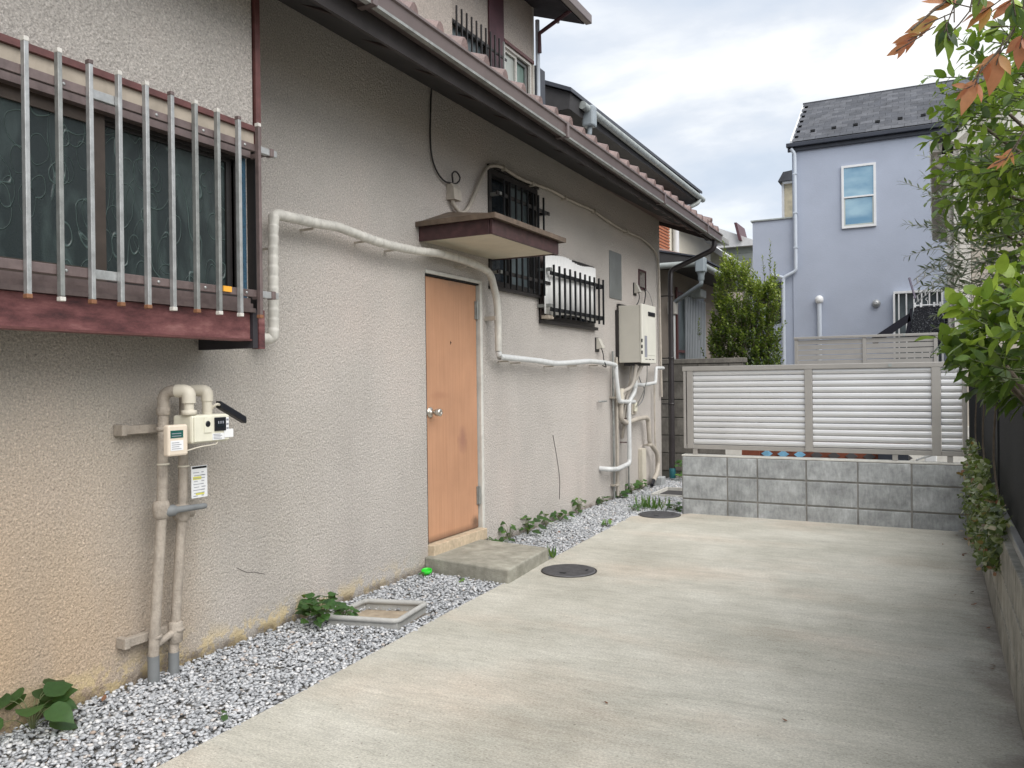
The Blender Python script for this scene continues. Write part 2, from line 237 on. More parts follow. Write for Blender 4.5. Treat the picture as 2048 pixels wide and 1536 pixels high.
# ------------------------------------------------------------------ mesh helpers
class MB:
    def __init__(s): s.v = []; s.f = []; s.sm = []
    def add(s, vs_, fs, smooth=False):
        o = len(s.v); s.v += [tuple(p) for p in vs_]; s.f += [tuple(i+o for i in f) for f in fs]; s.sm += [smooth]*len(fs); return s
    def box(s, x0, x1, y0, y1, z0, z1):
        v = [(x, y, z) for x in (x0, x1) for y in (y0, y1) for z in (z0, z1)]
        return s.add(v, [(0, 1, 3, 2), (4, 6, 7, 5), (0, 4, 5, 1), (2, 3, 7, 6), (0, 2, 6, 4), (1, 5, 7, 3)])
    def bbox(s, x0, x1, y0, y1, z0, z1, b=.004):     # bevelled box
        bm = bmesh.new(); r = bmesh.ops.create_cube(bm, size=1)
        for v in bm.verts: v.co = Vector(((x0+x1)/2+v.co.x*(x1-x0), (y0+y1)/2+v.co.y*(y1-y0), (z0+z1)/2+v.co.z*(z1-z0)))
        bmesh.ops.bevel(bm, geom=bm.edges[:], offset=min(b, .45*min(x1-x0, y1-y0, z1-z0)), segments=2, affect='EDGES', profile=.5)
        bm.verts.ensure_lookup_table(); bm.verts.index_update()
        s.add([v.co[:] for v in bm.verts], [[v.index for v in f.verts] for f in bm.faces]); bm.free(); return s
    def prism(s, poly, axis, a, b):      # poly in the two other axes (cyclic order), extruded on axis
        n = len(poly); vs_ = []
        for t in (a, b):
            for p in poly:
                q = [p[0], p[1]]; q.insert(axis, t); vs_.append(q)
        fs = [tuple(range(n))[::-1], tuple(range(n, 2*n))] + [(i, (i+1) % n, n+(i+1) % n, n+i) for i in range(n)]
        return s.add(vs_, fs)
    def quad(s, *p): return s.add(p, [tuple(range(len(p)))])
    def tube(s, pts, r, n=10, cap=True):
        P = [Vector(p) for p in pts]; m = len(P); rs = r if hasattr(r, '__len__') else [r]*m
        T = [(P[min(i+1, m-1)]-P[max(i-1, 0)]).normalized() for i in range(m)]
        up = Vector((0, 0, 1)) if abs(T[0].z) < .9 else Vector((1, 0, 0)); a = T[0].cross(up).normalized(); vs_ = []
        for i in range(m):
            a = (a - T[i]*a.dot(T[i])); a = a.normalized() if a.length > 1e-6 else T[i].orthogonal().normalized(); b = T[i].cross(a)
            for k in range(n):
                w = 2*math.pi*k/n; vs_.append(P[i]+(a*math.cos(w)+b*math.sin(w))*rs[i])
        fs = [(i*n+k, i*n+(k+1) % n, (i+1)*n+(k+1) % n, (i+1)*n+k) for i in range(m-1) for k in range(n)]
        s.add(vs_, fs, True)
        if cap: s.add(vs_[:n], [tuple(range(n))[::-1]]); s.add(vs_[-n:], [tuple(range(n))])
        return s
    def lathe(s, c, axis, prof, n=20):   # prof: (radius, offset along axis)
        ax = Vector(axis).normalized(); a = ax.orthogonal().normalized(); b = ax.cross(a); vs_ = []
        for r, h in prof:
            for k in range(n):
                w = 2*math.pi*k/n; vs_.append(Vector(c)+ax*h+(a*math.cos(w)+b*math.sin(w))*r)
        m = len(prof); fs = [(i*n+k, i*n+(k+1) % n, (i+1)*n+(k+1) % n, (i+1)*n+k) for i in range(m-1) for k in range(n)]
        s.add(vs_, fs, True); s.add(vs_[:n], [tuple(range(n))[::-1]]); s.add(vs_[-n:], [tuple(range(n))]); return s
    def mesh(s, name, mat):
        me = bpy.data.meshes.new(name); me.from_pydata(s.v, [], s.f); me.materials.append(mat)
        me.polygons.foreach_set('use_smooth', s.sm); me.update()
        bm = bmesh.new(); bm.from_mesh(me); bmesh.ops.recalc_face_normals(bm, faces=bm.faces); bm.to_mesh(me); bm.free(); return me
    def build(s, name, mat, parent=None, label=None, kind=None):
        return link(name, s.mesh(name, mat), parent, label, kind)
def root_of(o):
    while o.parent: o = o.parent
    return o
def link(name, me, parent=None, label=None, kind=None):
    o = bpy.data.objects.new(name, me); COL.objects.link(o)
    if parent is not None:
        o.parent = parent
        if parent.type == 'EMPTY' and not parent.get('local'): o.location = -parent.location
    if label: o['label'] = label
    if kind: o['kind'] = kind
    return o
def thing(name, label, cat, loc=(0, 0, 0), group=None, local=False):
    o = bpy.data.objects.new(name, None); o.empty_display_size = .1; COL.objects.link(o); o.location = loc
    o['label'] = label; o['category'] = cat
    if group: o['group'] = group
    if local: o['local'] = 1
    return o
def tag(o, label, cat, group=None):
    o['label'] = label; o['category'] = cat
    if group: o['group'] = group
    return o
def struct(name, mb, m): return mb.build(name, m, kind='structure')
def spline(pts, step=.03):
    P = [Vector(p) for p in pts]; Q = [P[0]*2-P[1]]+P+[P[-1]*2-P[-2]]; out = []
    for i in range(1, len(Q)-2):
        a, b, c, d = Q[i-1:i+3]; k = max(2, int((c-b).length/step))
        for j in range(k):
            t = j/k; out.append(.5*((2*b)+(c-a)*t+(2*a-5*b+4*c-d)*t*t+(3*b-a-3*c+d)*t**3))
    out.append(P[-1]); return out
def round_path(pts, r=.03, k=5):          # straight runs with rounded corners
    P = [Vector(p) for p in pts]; out = [P[0]]
    for i in range(1, len(P)-1):
        a, b, c = P[i-1:i+2]; d1 = (a-b); d2 = (c-b); q = min(r, d1.length*.45, d2.length*.45); p1 = b+d1.normalized()*q; p2 = b+d2.normalized()*q
        for j in range(k+1):
            t = j/k; out.append(p1*(1-t)**2+b*2*t*(1-t)+p2*t*t)
    out.append(P[-1]); return out
# ------------------------------------------------------------------ ground
struct('ground', MB().quad((-400, -400, -.12), (400, -400, -.12), (400, 400, -.12), (-400, 400, -.12)), GRD)
EDGE = [(.78, -4), (.735, 1.5), (.711, 2.37), (.647, 3.57), (.60, 5.0), (.53, 6.75)]
pv = [(p[0], p[1]) for p in EDGE] + [(.60, 6.83), (.75, 6.95), (.90, 7.03), (.98, 7.12), (3.17, 7.13), (3.17, -4)]
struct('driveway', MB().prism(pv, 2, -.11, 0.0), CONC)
struct('gravel_bed', MB().prism([(0.0, -4)]+[(x-.001, y) for x, y in EDGE]+[(.60, 6.84), (.75, 6.96), (.885, 7.04), (.885, 10.4), (0.0, 10.4)], 2, -.11, -.022), DIRT)
def edge_x(y):
    for (x0, y0), (x1, y1) in zip(EDGE, EDGE[1:]):
        if y0 <= y <= y1: return x0+(x1-x0)*(y-y0)/(y1-y0)
    return .87
def gravel():
    bm = bmesh.new(); bmesh.ops.create_icosphere(bm, subdivisions=1, radius=1); bv = np.array([v.co[:] for v in bm.verts]); bf = np.array([[v.index for v in f.verts] for f in bm.faces]); bm.free()
    pos = []; n = 0
    while n < 44000:
        y = rng.uniform(1.0, 9.6) if rng.random() < .93 else rng.uniform(-1, 1.0)
        x = rng.uniform(0.008, .9)
        lim = edge_x(y) if y < 6.75 else (.53+(y-6.75)*1.2 if y < 7.05 else .88)
        if x > min(lim, .885)+.012: continue
        if 4.25 < y < 4.9 and x < .60: continue
        if .19 < x < .57 and 3.13+(x-.2)*.25-.0 < y < 3.45+(x-.18)*.30 and not (y < 3.16): continue
        if .3 < x < .7 and 8.05 < y < 8.6: continue
        pos.append((x, y)); n += 1
    pos = np.array(pos); N = len(pos); s = rng.uniform(.0058, .0118, N)*(1+.25*(pos[:, 1] > 6)); ax = np.stack([s*rng.uniform(.8, 1.5, N), s*rng.uniform(.7, 1.1, N), s*rng.uniform(.35, .7, N)], 1)
    jit = 1+rng.uniform(-.48, .42, (N, 12, 1)); v = bv[None]*jit*ax[:, None, :]
    a = rng.uniform(0, 6.28, N); t = rng.uniform(-.6, .6, N)
    Rz = np.zeros((N, 3, 3)); Rz[:, 0, 0] = np.cos(a); Rz[:, 0, 1] = -np.sin(a); Rz[:, 1, 0] = np.sin(a); Rz[:, 1, 1] = np.cos(a); Rz[:, 2, 2] = 1
    Rx = np.zeros((N, 3, 3)); Rx[:, 0, 0] = 1; Rx[:, 1, 1] = np.cos(t); Rx[:, 1, 2] = -np.sin(t); Rx[:, 2, 1] = np.sin(t); Rx[:, 2, 2] = np.cos(t)
    v = np.einsum('nij,nkj->nki', Rz@Rx, v); z = rng.uniform(-.021, -.002, N)
    v[:, :, 0] += pos[:, 0:1]; v[:, :, 1] += pos[:, 1:2]; v[:, :, 2] += z[:, None]
    V = v.reshape(-1, 3); Fc = (bf[None]+np.arange(N)[:, None, None]*12).reshape(-1, 3)
    me = bpy.data.meshes.new('gravel'); me.vertices.add(len(V)); me.vertices.foreach_set('co', V.ravel()); me.loops.add(Fc.size); me.loops.foreach_set('vertex_index', Fc.ravel().astype(np.int32))
    me.polygons.add(len(Fc)); me.polygons.foreach_set('loop_start', np.arange(0, Fc.size, 3, dtype=np.int32)); me.polygons.foreach_set('loop_total', np.full(len(Fc), 3, dtype=np.int32))
    me.update(); me.validate(); at = me.attributes.new('rnd', 'FLOAT', 'POINT'); at.data.foreach_set('value', np.repeat(rng.random(N), 12).astype(np.float32)); me.materials.append(PEB)
    o = link('gravel', me, kind='stuff'); tag(o, 'crushed grey and white gravel in a strip along the house wall', 'gravel')
gravel()
# ------------------------------------------------------------------ house
H = thing('house', 'taupe stucco house with maroon trim, orange-brown door and tiled roof along the driveway', 'house', (0, 5, 0))
def holed_wall(mb, x, y0, y1, z0, z1, holes, dep=.12):
    ys = sorted({y0, y1, *[h[0] for h in holes], *[h[1] for h in holes]}); zs = sorted({z0, z1, *[h[2] for h in holes], *[h[3] for h in holes]})
    for a, b in zip(ys, ys[1:]):
        for c, d in zip(zs, zs[1:]):
            if any(h[0] <= a and b <= h[1] and h[2] <= c and d <= h[3] for h in holes): continue
            mb.quad((x, a, c), (x, b, c), (x, b, d), (x, a, d))
    for a, b, c, d in holes:
        mb.quad((x, a, c), (x, a, d), (x-dep, a, d), (x-dep, a, c)); mb.quad((x, b, d), (x, b, c), (x-dep, b, c), (x-dep, b, d))
        mb.quad((x, a, d), (x, b, d), (x-dep, b, d), (x-dep, a, d)); mb.quad((x, b, c), (x, a, c), (x-dep, a, c), (x-dep, b, c))
        mb.quad((x-dep, a, c), (x-dep, b, c), (x-dep, b, d), (x-dep, a, d))
wm = MB(); YC = 9.36
holed_wall(wm, 0, -4, YC, -.1, 3.25, [(4.33, 5.065, .07, 1.945), (5.17, 6.005, 1.92, 2.80), (6.02, 7.24, 1.72, 2.31), (8.58, 8.80, 2.24, 2.43)])
wm.quad((0, YC, -.1), (-6, YC, -.1), (-6, YC, 3.6), (0, YC, 3.25)); wm.quad((0, -4, -.1), (-6, -4, -.1), (-6, -4, 3.6), (0, -4, 3.25))
wall = wm.build('wall', ST, H)
MB().box(-.115, -.09, 8.58, 8.80, 2.24, 2.43).build('vent_recess', DKW, wall, 'dark maroon framed square opening')
f = MB(); 
for a in ((.0, .012, 8.565, 8.58, 2.225, 2.445), (.0, .012, 8.8, 8.815, 2.225, 2.445), (.0, .012, 8.58, 8.8, 2.43, 2.445), (.0, .02, 8.58, 8.8, 2.225, 2.24)): f.box(*a)
f.build('vent_frame', PIL, wall)
MB().bbox(.001, .010, 7.66, 8.005, 2.045, 2.53, .004).build('patch_panel', PAN, H, 'flat grey steel panel on the wall')
# soffit, rafters, roof
RS = .36                                            # roof slope
def zr(x): return 2.975+(0.60-x)*RS
MB().prism([(.60, 2.925), (-.05, 3.225), (-.05, 3.245), (.60, 2.94)], 1, -4, 9.52).build('soffit', SOF, H)
for k in range(30):
    y = -3.8+k*.455
    MB().prism([(.585, 2.885), (.0, 3.165), (.0, 3.215), (.585, 2.925)], 1, y, y+.05).build('rafter', RAFT, H)
MB().box(.001, .022, -4, YC, 3.16, 3.19).build('wall_plate_trim', TRIMB, H)
MB().box(.588, .606, -4, 9.53, 2.835, 2.95).build('fascia', FASC, H)
MB().prism([(.55, 2.86), (-.05, 3.10), (-1.9, 3.78), (-1.9, 3.9), (.62, 3.01)], 1, 9.48, 9.53).build('barge_board', RAFT, H)
def zg(y): return 2.945-.0135*(y-1.0)
g = MB(); pr = [(.612, .012), (.665, 0), (.684, .015), (.690, .078), (.702, .082), (.702, .094), (.678, .094), (.678, .075), (.670, .025), (.62, .025), (.62, .08), (.612, .08)]
ys = [-4, 0, 2, 4, 6, 8, 9.62]; vs_ = []
for y in ys: vs_ += [(p[0], y, zg(y)+p[1]) for p in pr]
n = len(pr); fs = [(i*n+k, i*n+(k+1) % n, (i+1)*n+(k+1) % n, (i+1)*n+k) for i in range(len(ys)-1) for k in range(n)] + [tuple(range(n)), tuple(range((len(ys)-1)*n, len(ys)*n))]
g.add(vs_, fs); gut = g.build('gutter', GUT, H)
bd = MB(); 
for i in range(len(ys)-1):
    a, b = ys[i], ys[i+1]; za, zb = zg(a), zg(b)
    bd.add([(.664, a, za-.004), (.692, a, za-.002), (.692, a, za+.012), (.664, a, za+.010), (.664, b, zb-.004), (.692, b, zb-.002), (.692, b, zb+.012), (.664, b, zb+.010)], [(0, 1, 5, 4), (1, 2, 6, 5), (2, 3, 7, 6), (3, 0, 4, 7)])
bd.build('gutter_bead', ALU2, gut)
for y in (5.05, 7.3, 2.9, 8.9): MB().box(.611, .704, y, y+.035, zg(y)-.005, zg(y)+.03).box(.684, .7035, y, y+.035, zg(y)+.03, zg(y)+.098).build('gutter_joint', GUT, gut)
MB().add([(.60, -4, 2.95), (.60, 9.5, 2.90), (-1.9, 9.5, zr(-1.9)-.04), (-1.9, -4, zr(-1.9)-.04)], [(0, 1, 2, 3)]).build('roof_deck', DKW, H)
roof = MB().box(-1.86, -1.81, -4, 9.5, zr(-1.86)-.02, zr(-1.86)+.06).build('roof', TILE, H)
def tile_mesh(last=False):
    # cross-section over one pitch (.24): shallow pan then a roll at the far edge
    prof = [(0, .018), (.03, .006), (.09, .002), (.15, .010), (.165, .028), (.172, .055), (.186, .080), (.205, .090), (.224, .080), (.236, .055), (.24, .018)]
    L = .30; m = MB(); nn = len(prof); vs_ = []
    for (dx, dz) in ((0.012, 0), (-L, 0.0)):
        for (py, pz) in prof: vs_.append((dx, py, pz+.02-dx*RS+dz))
    for (dx, dz) in ((0.0, 0), (-L, 0.0)):
        for (py, pz) in prof: vs_.append((dx, py, -.012-dx*RS-.03*(pz > .03)))
    q = 2*nn
    for i in range(nn-1):
        m.f += [(i, i+1, nn+i+1, nn+i), (i, q+i, q+i+1, i+1), (q+i, q+nn+i, q+nn+i+1, q+i+1)]; m.sm += [True, False, False]
    m.f += [(0, nn, q+nn, q), (nn-1, q+nn-1, q+2*nn-1, 2*nn-1)]; m.sm += [False, False]; m.v = vs_
    return m.mesh('roof_tile', TILE)
TM = tile_mesh()
for r in range(3):
    for k in range(54):
        y = 9.55-.24*(k+1)
        if r and y < 2.0: continue
        if y < -1.2: continue
        o = link('roof_tile', TM, roof); o.location = Vector((.655-r*.27, y+random.uniform(-.003, .003), zr(.655-r*.27)+r*.018+random.uniform(0, .004)+.026-.0125*(y-3)))
        o.rotation_euler = (random.uniform(-.02, .02), 0, random.uniform(-.02, .02))
for k in range(6): MB().lathe((.58-k*.3, 9.52, zr(.58-k*.3)+.07), (-1, 0, RS), [(.05, 0), (.068, .004), (.062, .30), (.04, .31)], 12).build('edge_tile', TILE, roof)
MB().add([(.39, -4, zr(.39)-.0), (.39, 9.5, zr(.39)-.07), (-1.85, 9.5, zr(-1.85)-.07), (-1.85, -4, zr(-1.85))], [(0, 1, 2, 3)]).build('roof_slope', TILE, roof)
# downpipe at the far corner
MB().tube(round_path([(.645, 9.42, 2.86), (.645, 9.42, 2.73), (.12, 9.42, 2.52), (.12, 9.40, 2.40), (.12, 9.40, .06)], .06), .031, 14).build('downpipe', DPIPE, H)
MB().lathe((.12, 9.40, .02), (0, 0, 1), [(.036, 0), (.038, .01), (.038, .11), (.034, .12)], 14).build('downpipe_socket', TEALP, H)
for z in (1.45, .9, 2.2): MB().lathe((.12, 9.40, z), (0, 0, 1), [(.031, 0), (.036, .001), (.036, .024), (.031, .025)], 14).box(.0, .09, 9.395, 9.405, z+.005, z+.02).build('pipe_clip', DPIPE, H)
# second storey
m = MB(); holed_wall(m, -1.8, 6.6, 9.643, 3.5, 6.35, [(7.45, 8.40, 4.55, 5.25), (8.82, 9.575, 4.4, 5.43)], .10); m.quad((-1.8, 9.643, 3.5), (-6, 9.643, 3.5), (-6, 9.643, 6.35), (-1.8, 9.643, 6.35))
up = m.build('upper_wall', ST2, H); MB().box(-3, -1.70, -4, 7.44, 3.5, 6.35).build('upper_bay', ST2, H, 'paler stucco bay of the upper storey')
MB().bbox(-1.799, -1.775, 8.41, 8.78, 3.6, 6.35, .004).build('maroon_panel', PIL, up)
MB().box(-1.80, -1.785, 9.61, 9.645, 3.6, 6.3).build('corner_strip', BEIGT, up)
MB().box(-1.799, -1.775, 8.79, 9.62, 5.435, 5.475).build('window_head', REDT, up)
def sash(mb, x, y0, y1, z0, z1, w=.03, d=.03):
    for a in ((y0, y1, z0, z0+w), (y0, y1, z1-w, z1), (y0, y0+w, z0+w, z1-w), (y1-w, y1, z0+w, z1-w)): mb.box(x, x+d, *a)
    return mb
w = sash(MB(), -1.83, 8.82, 9.575, 4.4, 5.43).build('window', CAPW, H); sash(MB(), -1.85, 8.86, 9.22, 4.44, 5.40, .035, .02).build('sash', CAPW, w); sash(MB(), -1.87, 9.19, 9.545, 4.44, 5.40, .035, .02).build('sash', ALU, w)
MB().box(-1.868, -1.862, 8.88, 9.2, 4.46, 5.38).build('pane', PALEG, w); MB().box(-1.888, -1.882, 9.21, 9.52, 4.46, 5.38).build('pane', GRNG, w)
w = sash(MB(), -1.82, 7.455, 8.395, 4.555, 5.245, .035, .04).build('window', DBR, H); MB().box(-1.86, -1.85, 7.48, 8.38, 4.58, 5.22).build('pane', FROST, w)
gr = MB().box(-1.69, -1.675, 7.44, 8.66, 5.12, 5.145).box(-1.69, -1.675, 7.44, 8.66, 4.66, 4.685).build('grille', DBR, H)
for k in range(11): MB().box(-1.675, -1.658, 7.47+k*.108, 7.487+k*.108, 4.55, 5.32).build('grille_bar', DBR if k < 10 else ALU2, gr)
MB().bbox(-1.81, -1.76, 9.66, 9.93, 4.5, 5.44, .01).build('shutter_case', SLATE, H)
MB().tube([(-1.76, 9.70, 6.05), (-1.76, 9.70, 3.8)], .03, 12).build('downpipe', PBLUE, H, 'pale downpipe on the corner of the upper storey')
ue = MB().prism([(-1.2, 5.98), (-1.9, 6.24), (-3.5, 6.8), (-3.5, 6.9), (-1.15, 6.06)], 1, 5.5, 9.98).build('upper_eave', SOF, H)
MB().bbox(-1.19, -1.10, 5.5, 10.02, 5.98, 6.10, .01).build('upper_gutter', GUT, ue)
for k in range(12): MB().lathe((-1.20, 9.9-.24*k, 6.13), (-1, 0, RS), [(.02, 0), (.05, .004), (.05, .3), (.02, .31)], 10).build('eave_tile', TILE, ue)
MB().tube([(-1.2, 9.55, 6.0), (-1.72, 9.68, 5.86), (-1.72, 9.68, 5.6)], .028, 10).build('eave_pipe', PIL, ue)
MB().lathe((-1.5, 9.8, 5.995), (0, 0, 1), [(.02, 0), (.02, .03)], 10).build('eave_light', WHT, ue)
# projecting bay with window
SSH = plain('brown_sash', (.075, .058, .048), .4, .3, var=.3)
BX = .32
b = MB().box(.0, BX, -3, 2.545, 2.322, 3.35); b.box(0, BX-.05, 2.48, 2.555, 1.55, 2.322); bay = b.build('bay', ST, H, 'projecting stucco bay above the barred window')
MB().box(BX, BX+.014, 2.552, 2.580, 2.25, 3.3).box(.0, BX, 2.556, 2.58, 2.25, 3.3).build('corner_board', REDT, bay); MB().box(.0, BX, 2.556, 2.576, 1.53, 2.249).build('side_cheek', DBR, bay)
MB().box(BX-.02, BX+.018, -3, 2.547, 2.298, 2.321).build('head_trim', REDT, bay)
MB().box(BX-.02, BX+.003, -3, 2.547, 2.215, 2.297).build('cream_head', CREAMS, bay)
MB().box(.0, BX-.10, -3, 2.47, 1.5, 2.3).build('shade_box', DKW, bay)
bm_ = MB().box(BX-.06, BX, -3, 2.515, 1.395, 1.515).build('sill_beam', RED, bay); MB().box(BX-.002, BX+.012, -3, 2.515, 1.395, 1.403).build('beam_lip', REDT, bm_)
MB().box(0.0, BX+.015, 2.517, 2.545, 1.365, 1.53).build('end_beam', SOF, bay); MB().box(BX-.02, BX+.022, 2.546, 2.579, 1.362, 1.53).build('end_board', RED, bay)
MB().box(0, BX-.06, -3, 2.516, 1.46, 1.5).build('bay_floor', SOF, bay)
bw = MB().box(BX-.07, BX+.02, -3, 2.53, 1.517, 1.535).box(BX-.075, BX+.005, -3, 2.53, 1.537, 1.556).box(BX-.08, BX-.01, -3, 2.53, 1.558, 1.58).box(BX-.09, BX-.0, -3, 2.53, 2.185, 2.213).build('window_track', BRZ, bay)
win = sash(MB(), BX-.09, -3, 2.50, 1.58, 2.19, .02, .05).build('window', DBR, H, 'long sliding window of patterned glass behind bars')
for (a, c, x, mt) in ((-.2, 1.0, .262, SSH), (.98, 1.87, .262, SSH), (1.80, 2.48, .236, DBR)):
    s_ = sash(MB(), x, a, c, 1.583, 2.185, .045 if mt is SSH else .028, .022).build('sash', mt, win)
    MB().box(x+.007, x+.013, a+.03, c-.03, 1.605, 2.16).build('pane', PGL, win)
MB().box(.25, .29, 2.495, 2.53, 1.56, 2.25).build('blue_brush_strip', plain('blue_strip', (.02, .07, .12), .5, var=.5, vs_=120), win)
GX = .445
grl = thing('window_grille', 'steel grille of square bars across the near bay window', 'grille', (GX, 2, 1.5))
for z in (2.19, 1.585): 
    MB().bbox(GX-.028, GX-.012, -.2, 1.705, z-.016, z+.016, .002).build('rail', BRZ, grl); MB().bbox(GX-.028, GX-.012, 1.706, 1.81, z-.016, z+.016, .002).build('rail', ALU, grl); MB().bbox(GX-.028, GX-.012, 1.811, 2.46, z-.015, z+.015, .002).build('rail', BRZ, grl)
    MB().bbox(GX-.030, GX-.008, 2.462, 2.568, z-.014, z+.014, .002).build('rail_end', ALU, grl)
    MB().bbox(GX-.034, GX-.002, 2.525, 2.545, z-.017, z+.017, .002).box(BX, GX-.01, 2.53, 2.54, z-.01, z+.01).build('clamp', BRZ, grl)
    for y in (1.62, 1.97, 2.18, 2.39, 1.3, 1.0): MB().lathe((GX-.013, y, z), (1, 0, 0), [(.006, 0), (.006, .003), (.003, .005)], 8).build('rivet', ALU, grl)
caps = ['d', 'd', 'w', 'w', 'd', 'w', 'd', 'w', 'd', 'w', 'w', 'd', 'w']
for k in range(17):
    y = 2.452-.107*k; mt = ALU if k in (1, 4, 5, 6, 7, 9) else (ALU2 if k != 0 else BRZ)
    mt = [BRZ, ALU, ALU2, ALU2, ALU, ALU, ALU, ALU, ALU2, ALU][k % 10]
    z1 = 2.277+random.uniform(-.002, .004); br = MB().bbox(GX-.011, GX+.009, y-.0075, y+.0075, 1.497+random.uniform(-.004, .003), z1, .0015).build('bar', mt, grl)
    MB().bbox(GX-.012, GX+.010, y-.0085, y+.0085, z1-.001, z1+.014, .002).build('bar_cap', CAPW if k % 3 != 1 else BRZ, br); MB().bbox(GX-.012, GX+.010, y-.0095, y+.0095, 1.483, 1.497, .002).build('bar_foot', CAPW if k in (1, 2, 4, 8) else plain('rust', (.22, .10, .05), .8) if k == 0 else bpy.data.materials['rust'], br)
MB().box(GX-.010, GX-.004, 2.262, 2.305, 1.578, 1.60).build('sticker', ORANS, grl)
# door
d = MB().bbox(-.055, -.020, 4.345, 5.015, .152, 1.905, .003).build('door', DOOR, H)
MB().lathe((-.02, 4.398, 1.01), (1, 0, 0), [(.036, 0), (.036, .006), (.028, .012), (.012, .014), (.011, .045), (.024, .05), (.027, .06), (.026, .082), (.02, .088), (.006, .088), (.006, .084)], 24).build('door_knob', CHR, d)
for z in (.32, 1.66): MB().tube([(-.008, 5.012, z), (-.008, 5.012, z+.13)], .009, 10).box(-.02, -.012, 4.99, 5.03, z, z+.13).build('hinge', ALU2, d)
MB().box(-.0195, -.018, 4.66, 4.672, 1.475, 1.483).box(-.0195, -.018, 4.66, 4.663, 1.465, 1.49).build('mark', BLKM, d)
MB().box(-.06, -.005, 4.331, 4.344, .151, 1.944).box(-.06, -.005, 4.345, 5.03, 1.907, 1.918).box(-.06, -.030, 5.017, 5.03, .151, 1.906).build('door_gasket', BLKM, H)
MB().bbox(-.07, .006, 5.031, 5.0645, .08, 1.918, .003).bbox(-.07, .008, 4.332, 5.0645, 1.919, 1.943, .003).build('door_frame', CAPM, H)
MB().bbox(-.07, .045, 4.332, 5.03, .071, .148, .004).build('door_sill', STONE, H)
# canopy
CRED = plain('canopy_maroon', (.055, .024, .025), .45, var=.4, vs_=18, grime=.3)
cn = MB().bbox(.001, .52, 4.285, 5.22, 2.118, 2.13, .003).build('canopy', CANU, H)
MB().bbox(.521, .54, 4.27, 5.24, 2.112, 2.205, .002).build('fascia_board', CRED, cn)
MB().bbox(.001, .519, 4.265, 4.284, 2.112, 2.205, .002).build('fascia_board', CRED, cn); MB().bbox(.001, .519, 5.222, 5.24, 2.112, 2.205, .002).build('fascia_board', CRED, cn)
rf = MB(); e = [(0.001, 4.235), (.575, 4.235), (.575, 5.275), (.001, 5.275)]
vs_ = [(x, y, 2.206) for x, y in e] + [(x, y, 2.228) for x, y in e] + [(.001, 4.62, 2.365), (.001, 4.98, 2.365)]
rf.add(vs_, [(0, 3, 2, 1), (0, 1, 5, 4), (1, 2, 6, 5), (2, 3, 7, 6), (4, 5, 8), (5, 6, 9, 8), (6, 7, 9)]); rf.build('canopy_roof', CANR, cn)
MB().box(.001, .582, 4.228, 4.236, 2.200, 2.232).box(.574, .582, 4.237, 5.274, 2.200, 2.232).box(.001, .582, 5.275, 5.283, 2.200, 2.232).build('drip_edge', CANR, cn)
# windows right of the door
w1 = sash(MB(), -.05, 5.175, 6.0, 1.925, 2.795, .04, .06).box(-.05, .03, 5.165, 6.01, 1.895, 1.918).box(-.02, .02, 5.165, 6.01, 2.801, 2.82).build('window', DBR, H, 'tall dark window partly hidden by the canopy')
MB().box(-.09, -.08, 5.2, 5.6, 1.95, 2.78).build('pane', DGL, w1); MB().box(-.075, -.065, 5.56, 5.98, 1.95, 2.78).build('pane', FROST, w1); MB().box(-.07, -.04, 5.57, 5.60, 1.95, 2.78).build('mullion', DBR, w1)
g1 = thing('window_grille', 'black grille of thin bars on the tall window behind the canopy', 'grille', (.1, 5.6, 1.9))
for z in (2.60, 2.02): MB().bbox(.075, .088, 5.16, 6.07, z-.014, z+.014, .002).build('rail', DBR, g1); MB().bbox(.0, .095, 5.19, 5.22, z-.012, z+.012, .002).build('clamp', ALU2, g1); MB().bbox(.0, .095, 6.02, 6.05, z-.012, z+.012, .002).build('clamp', DBR, g1)
for k in range(8): MB().bbox(.089, .103, 5.238+k*.098, 5.252+k*.098, 1.905, 2.71, .002).build('bar', BLKM, g1)
w2 = sash(MB(), -.05, 6.025, 7.235, 1.725, 2.305, .035, .06).box(-.05, .04, 6.01, 7.25, 1.69, 1.718).build('window', DBR, H, 'low dark window covered by a white sheet')
MB().box(-.09, -.08, 6.05, 7.2, 1.74, 2.29).build('pane', DGL, w2); MB().box(-.03, .015, 6.025, 6.10, 1.73, 2.30).build('shutter_guide', BRZ, w2)
cs = MB(); nn = 150; vs_ = []
for i in range(nn+1):
    y = 5.97+i*1.13/nn; x = .085+.006*math.sin(i*2*math.pi/7.5)+.008*math.sin(y*5); zt = 2.268+.012*math.sin(y*9+1)-.01*(y > 6.5); zb = 1.772+.010*math.sin(y*7)
    vs_ += [(x, y, zb), (x, y, zt), (x-.003, y, zb), (x-.003, y, zt)]
fs = []
for i in range(nn):
    a = i*4; c = a+4; fs += [(a, c, c+1, a+1), (a+2, a+3, c+3, c+2), (a+1, c+1, c+3, a+3), (a, a+2, c+2, c)]
cs.add(vs_, fs, True); tag(cs.build('corrugated_sheet', WHS), 'white corrugated plastic sheet wedged behind the low window grille', 'plastic sheet')
g2 = thing('window_grille', 'black grille of short bars over the white corrugated sheet', 'grille', (.13, 6.5, 1.7))
for z in (2.10, 1.80): MB().bbox(.115, .128, 5.99, 7.19, z-.016, z+.016, .002).build('rail', BLKM, g2); MB().bbox(.0, .128, 5.985, 6.02, z+.018, z+.045, .002).build('clamp', ALU2, g2); MB().bbox(.0, .13, 7.16, 7.18, z-.02, z+.017, .002).build('clamp', BLKM, g2)
for k in range(11): MB().bbox(.129, .145, 6.02+k*.1115, 6.036+k*.1115, 1.735, 2.165+random.uniform(-.004, .006), .002).build('bar', BLKM, g2)
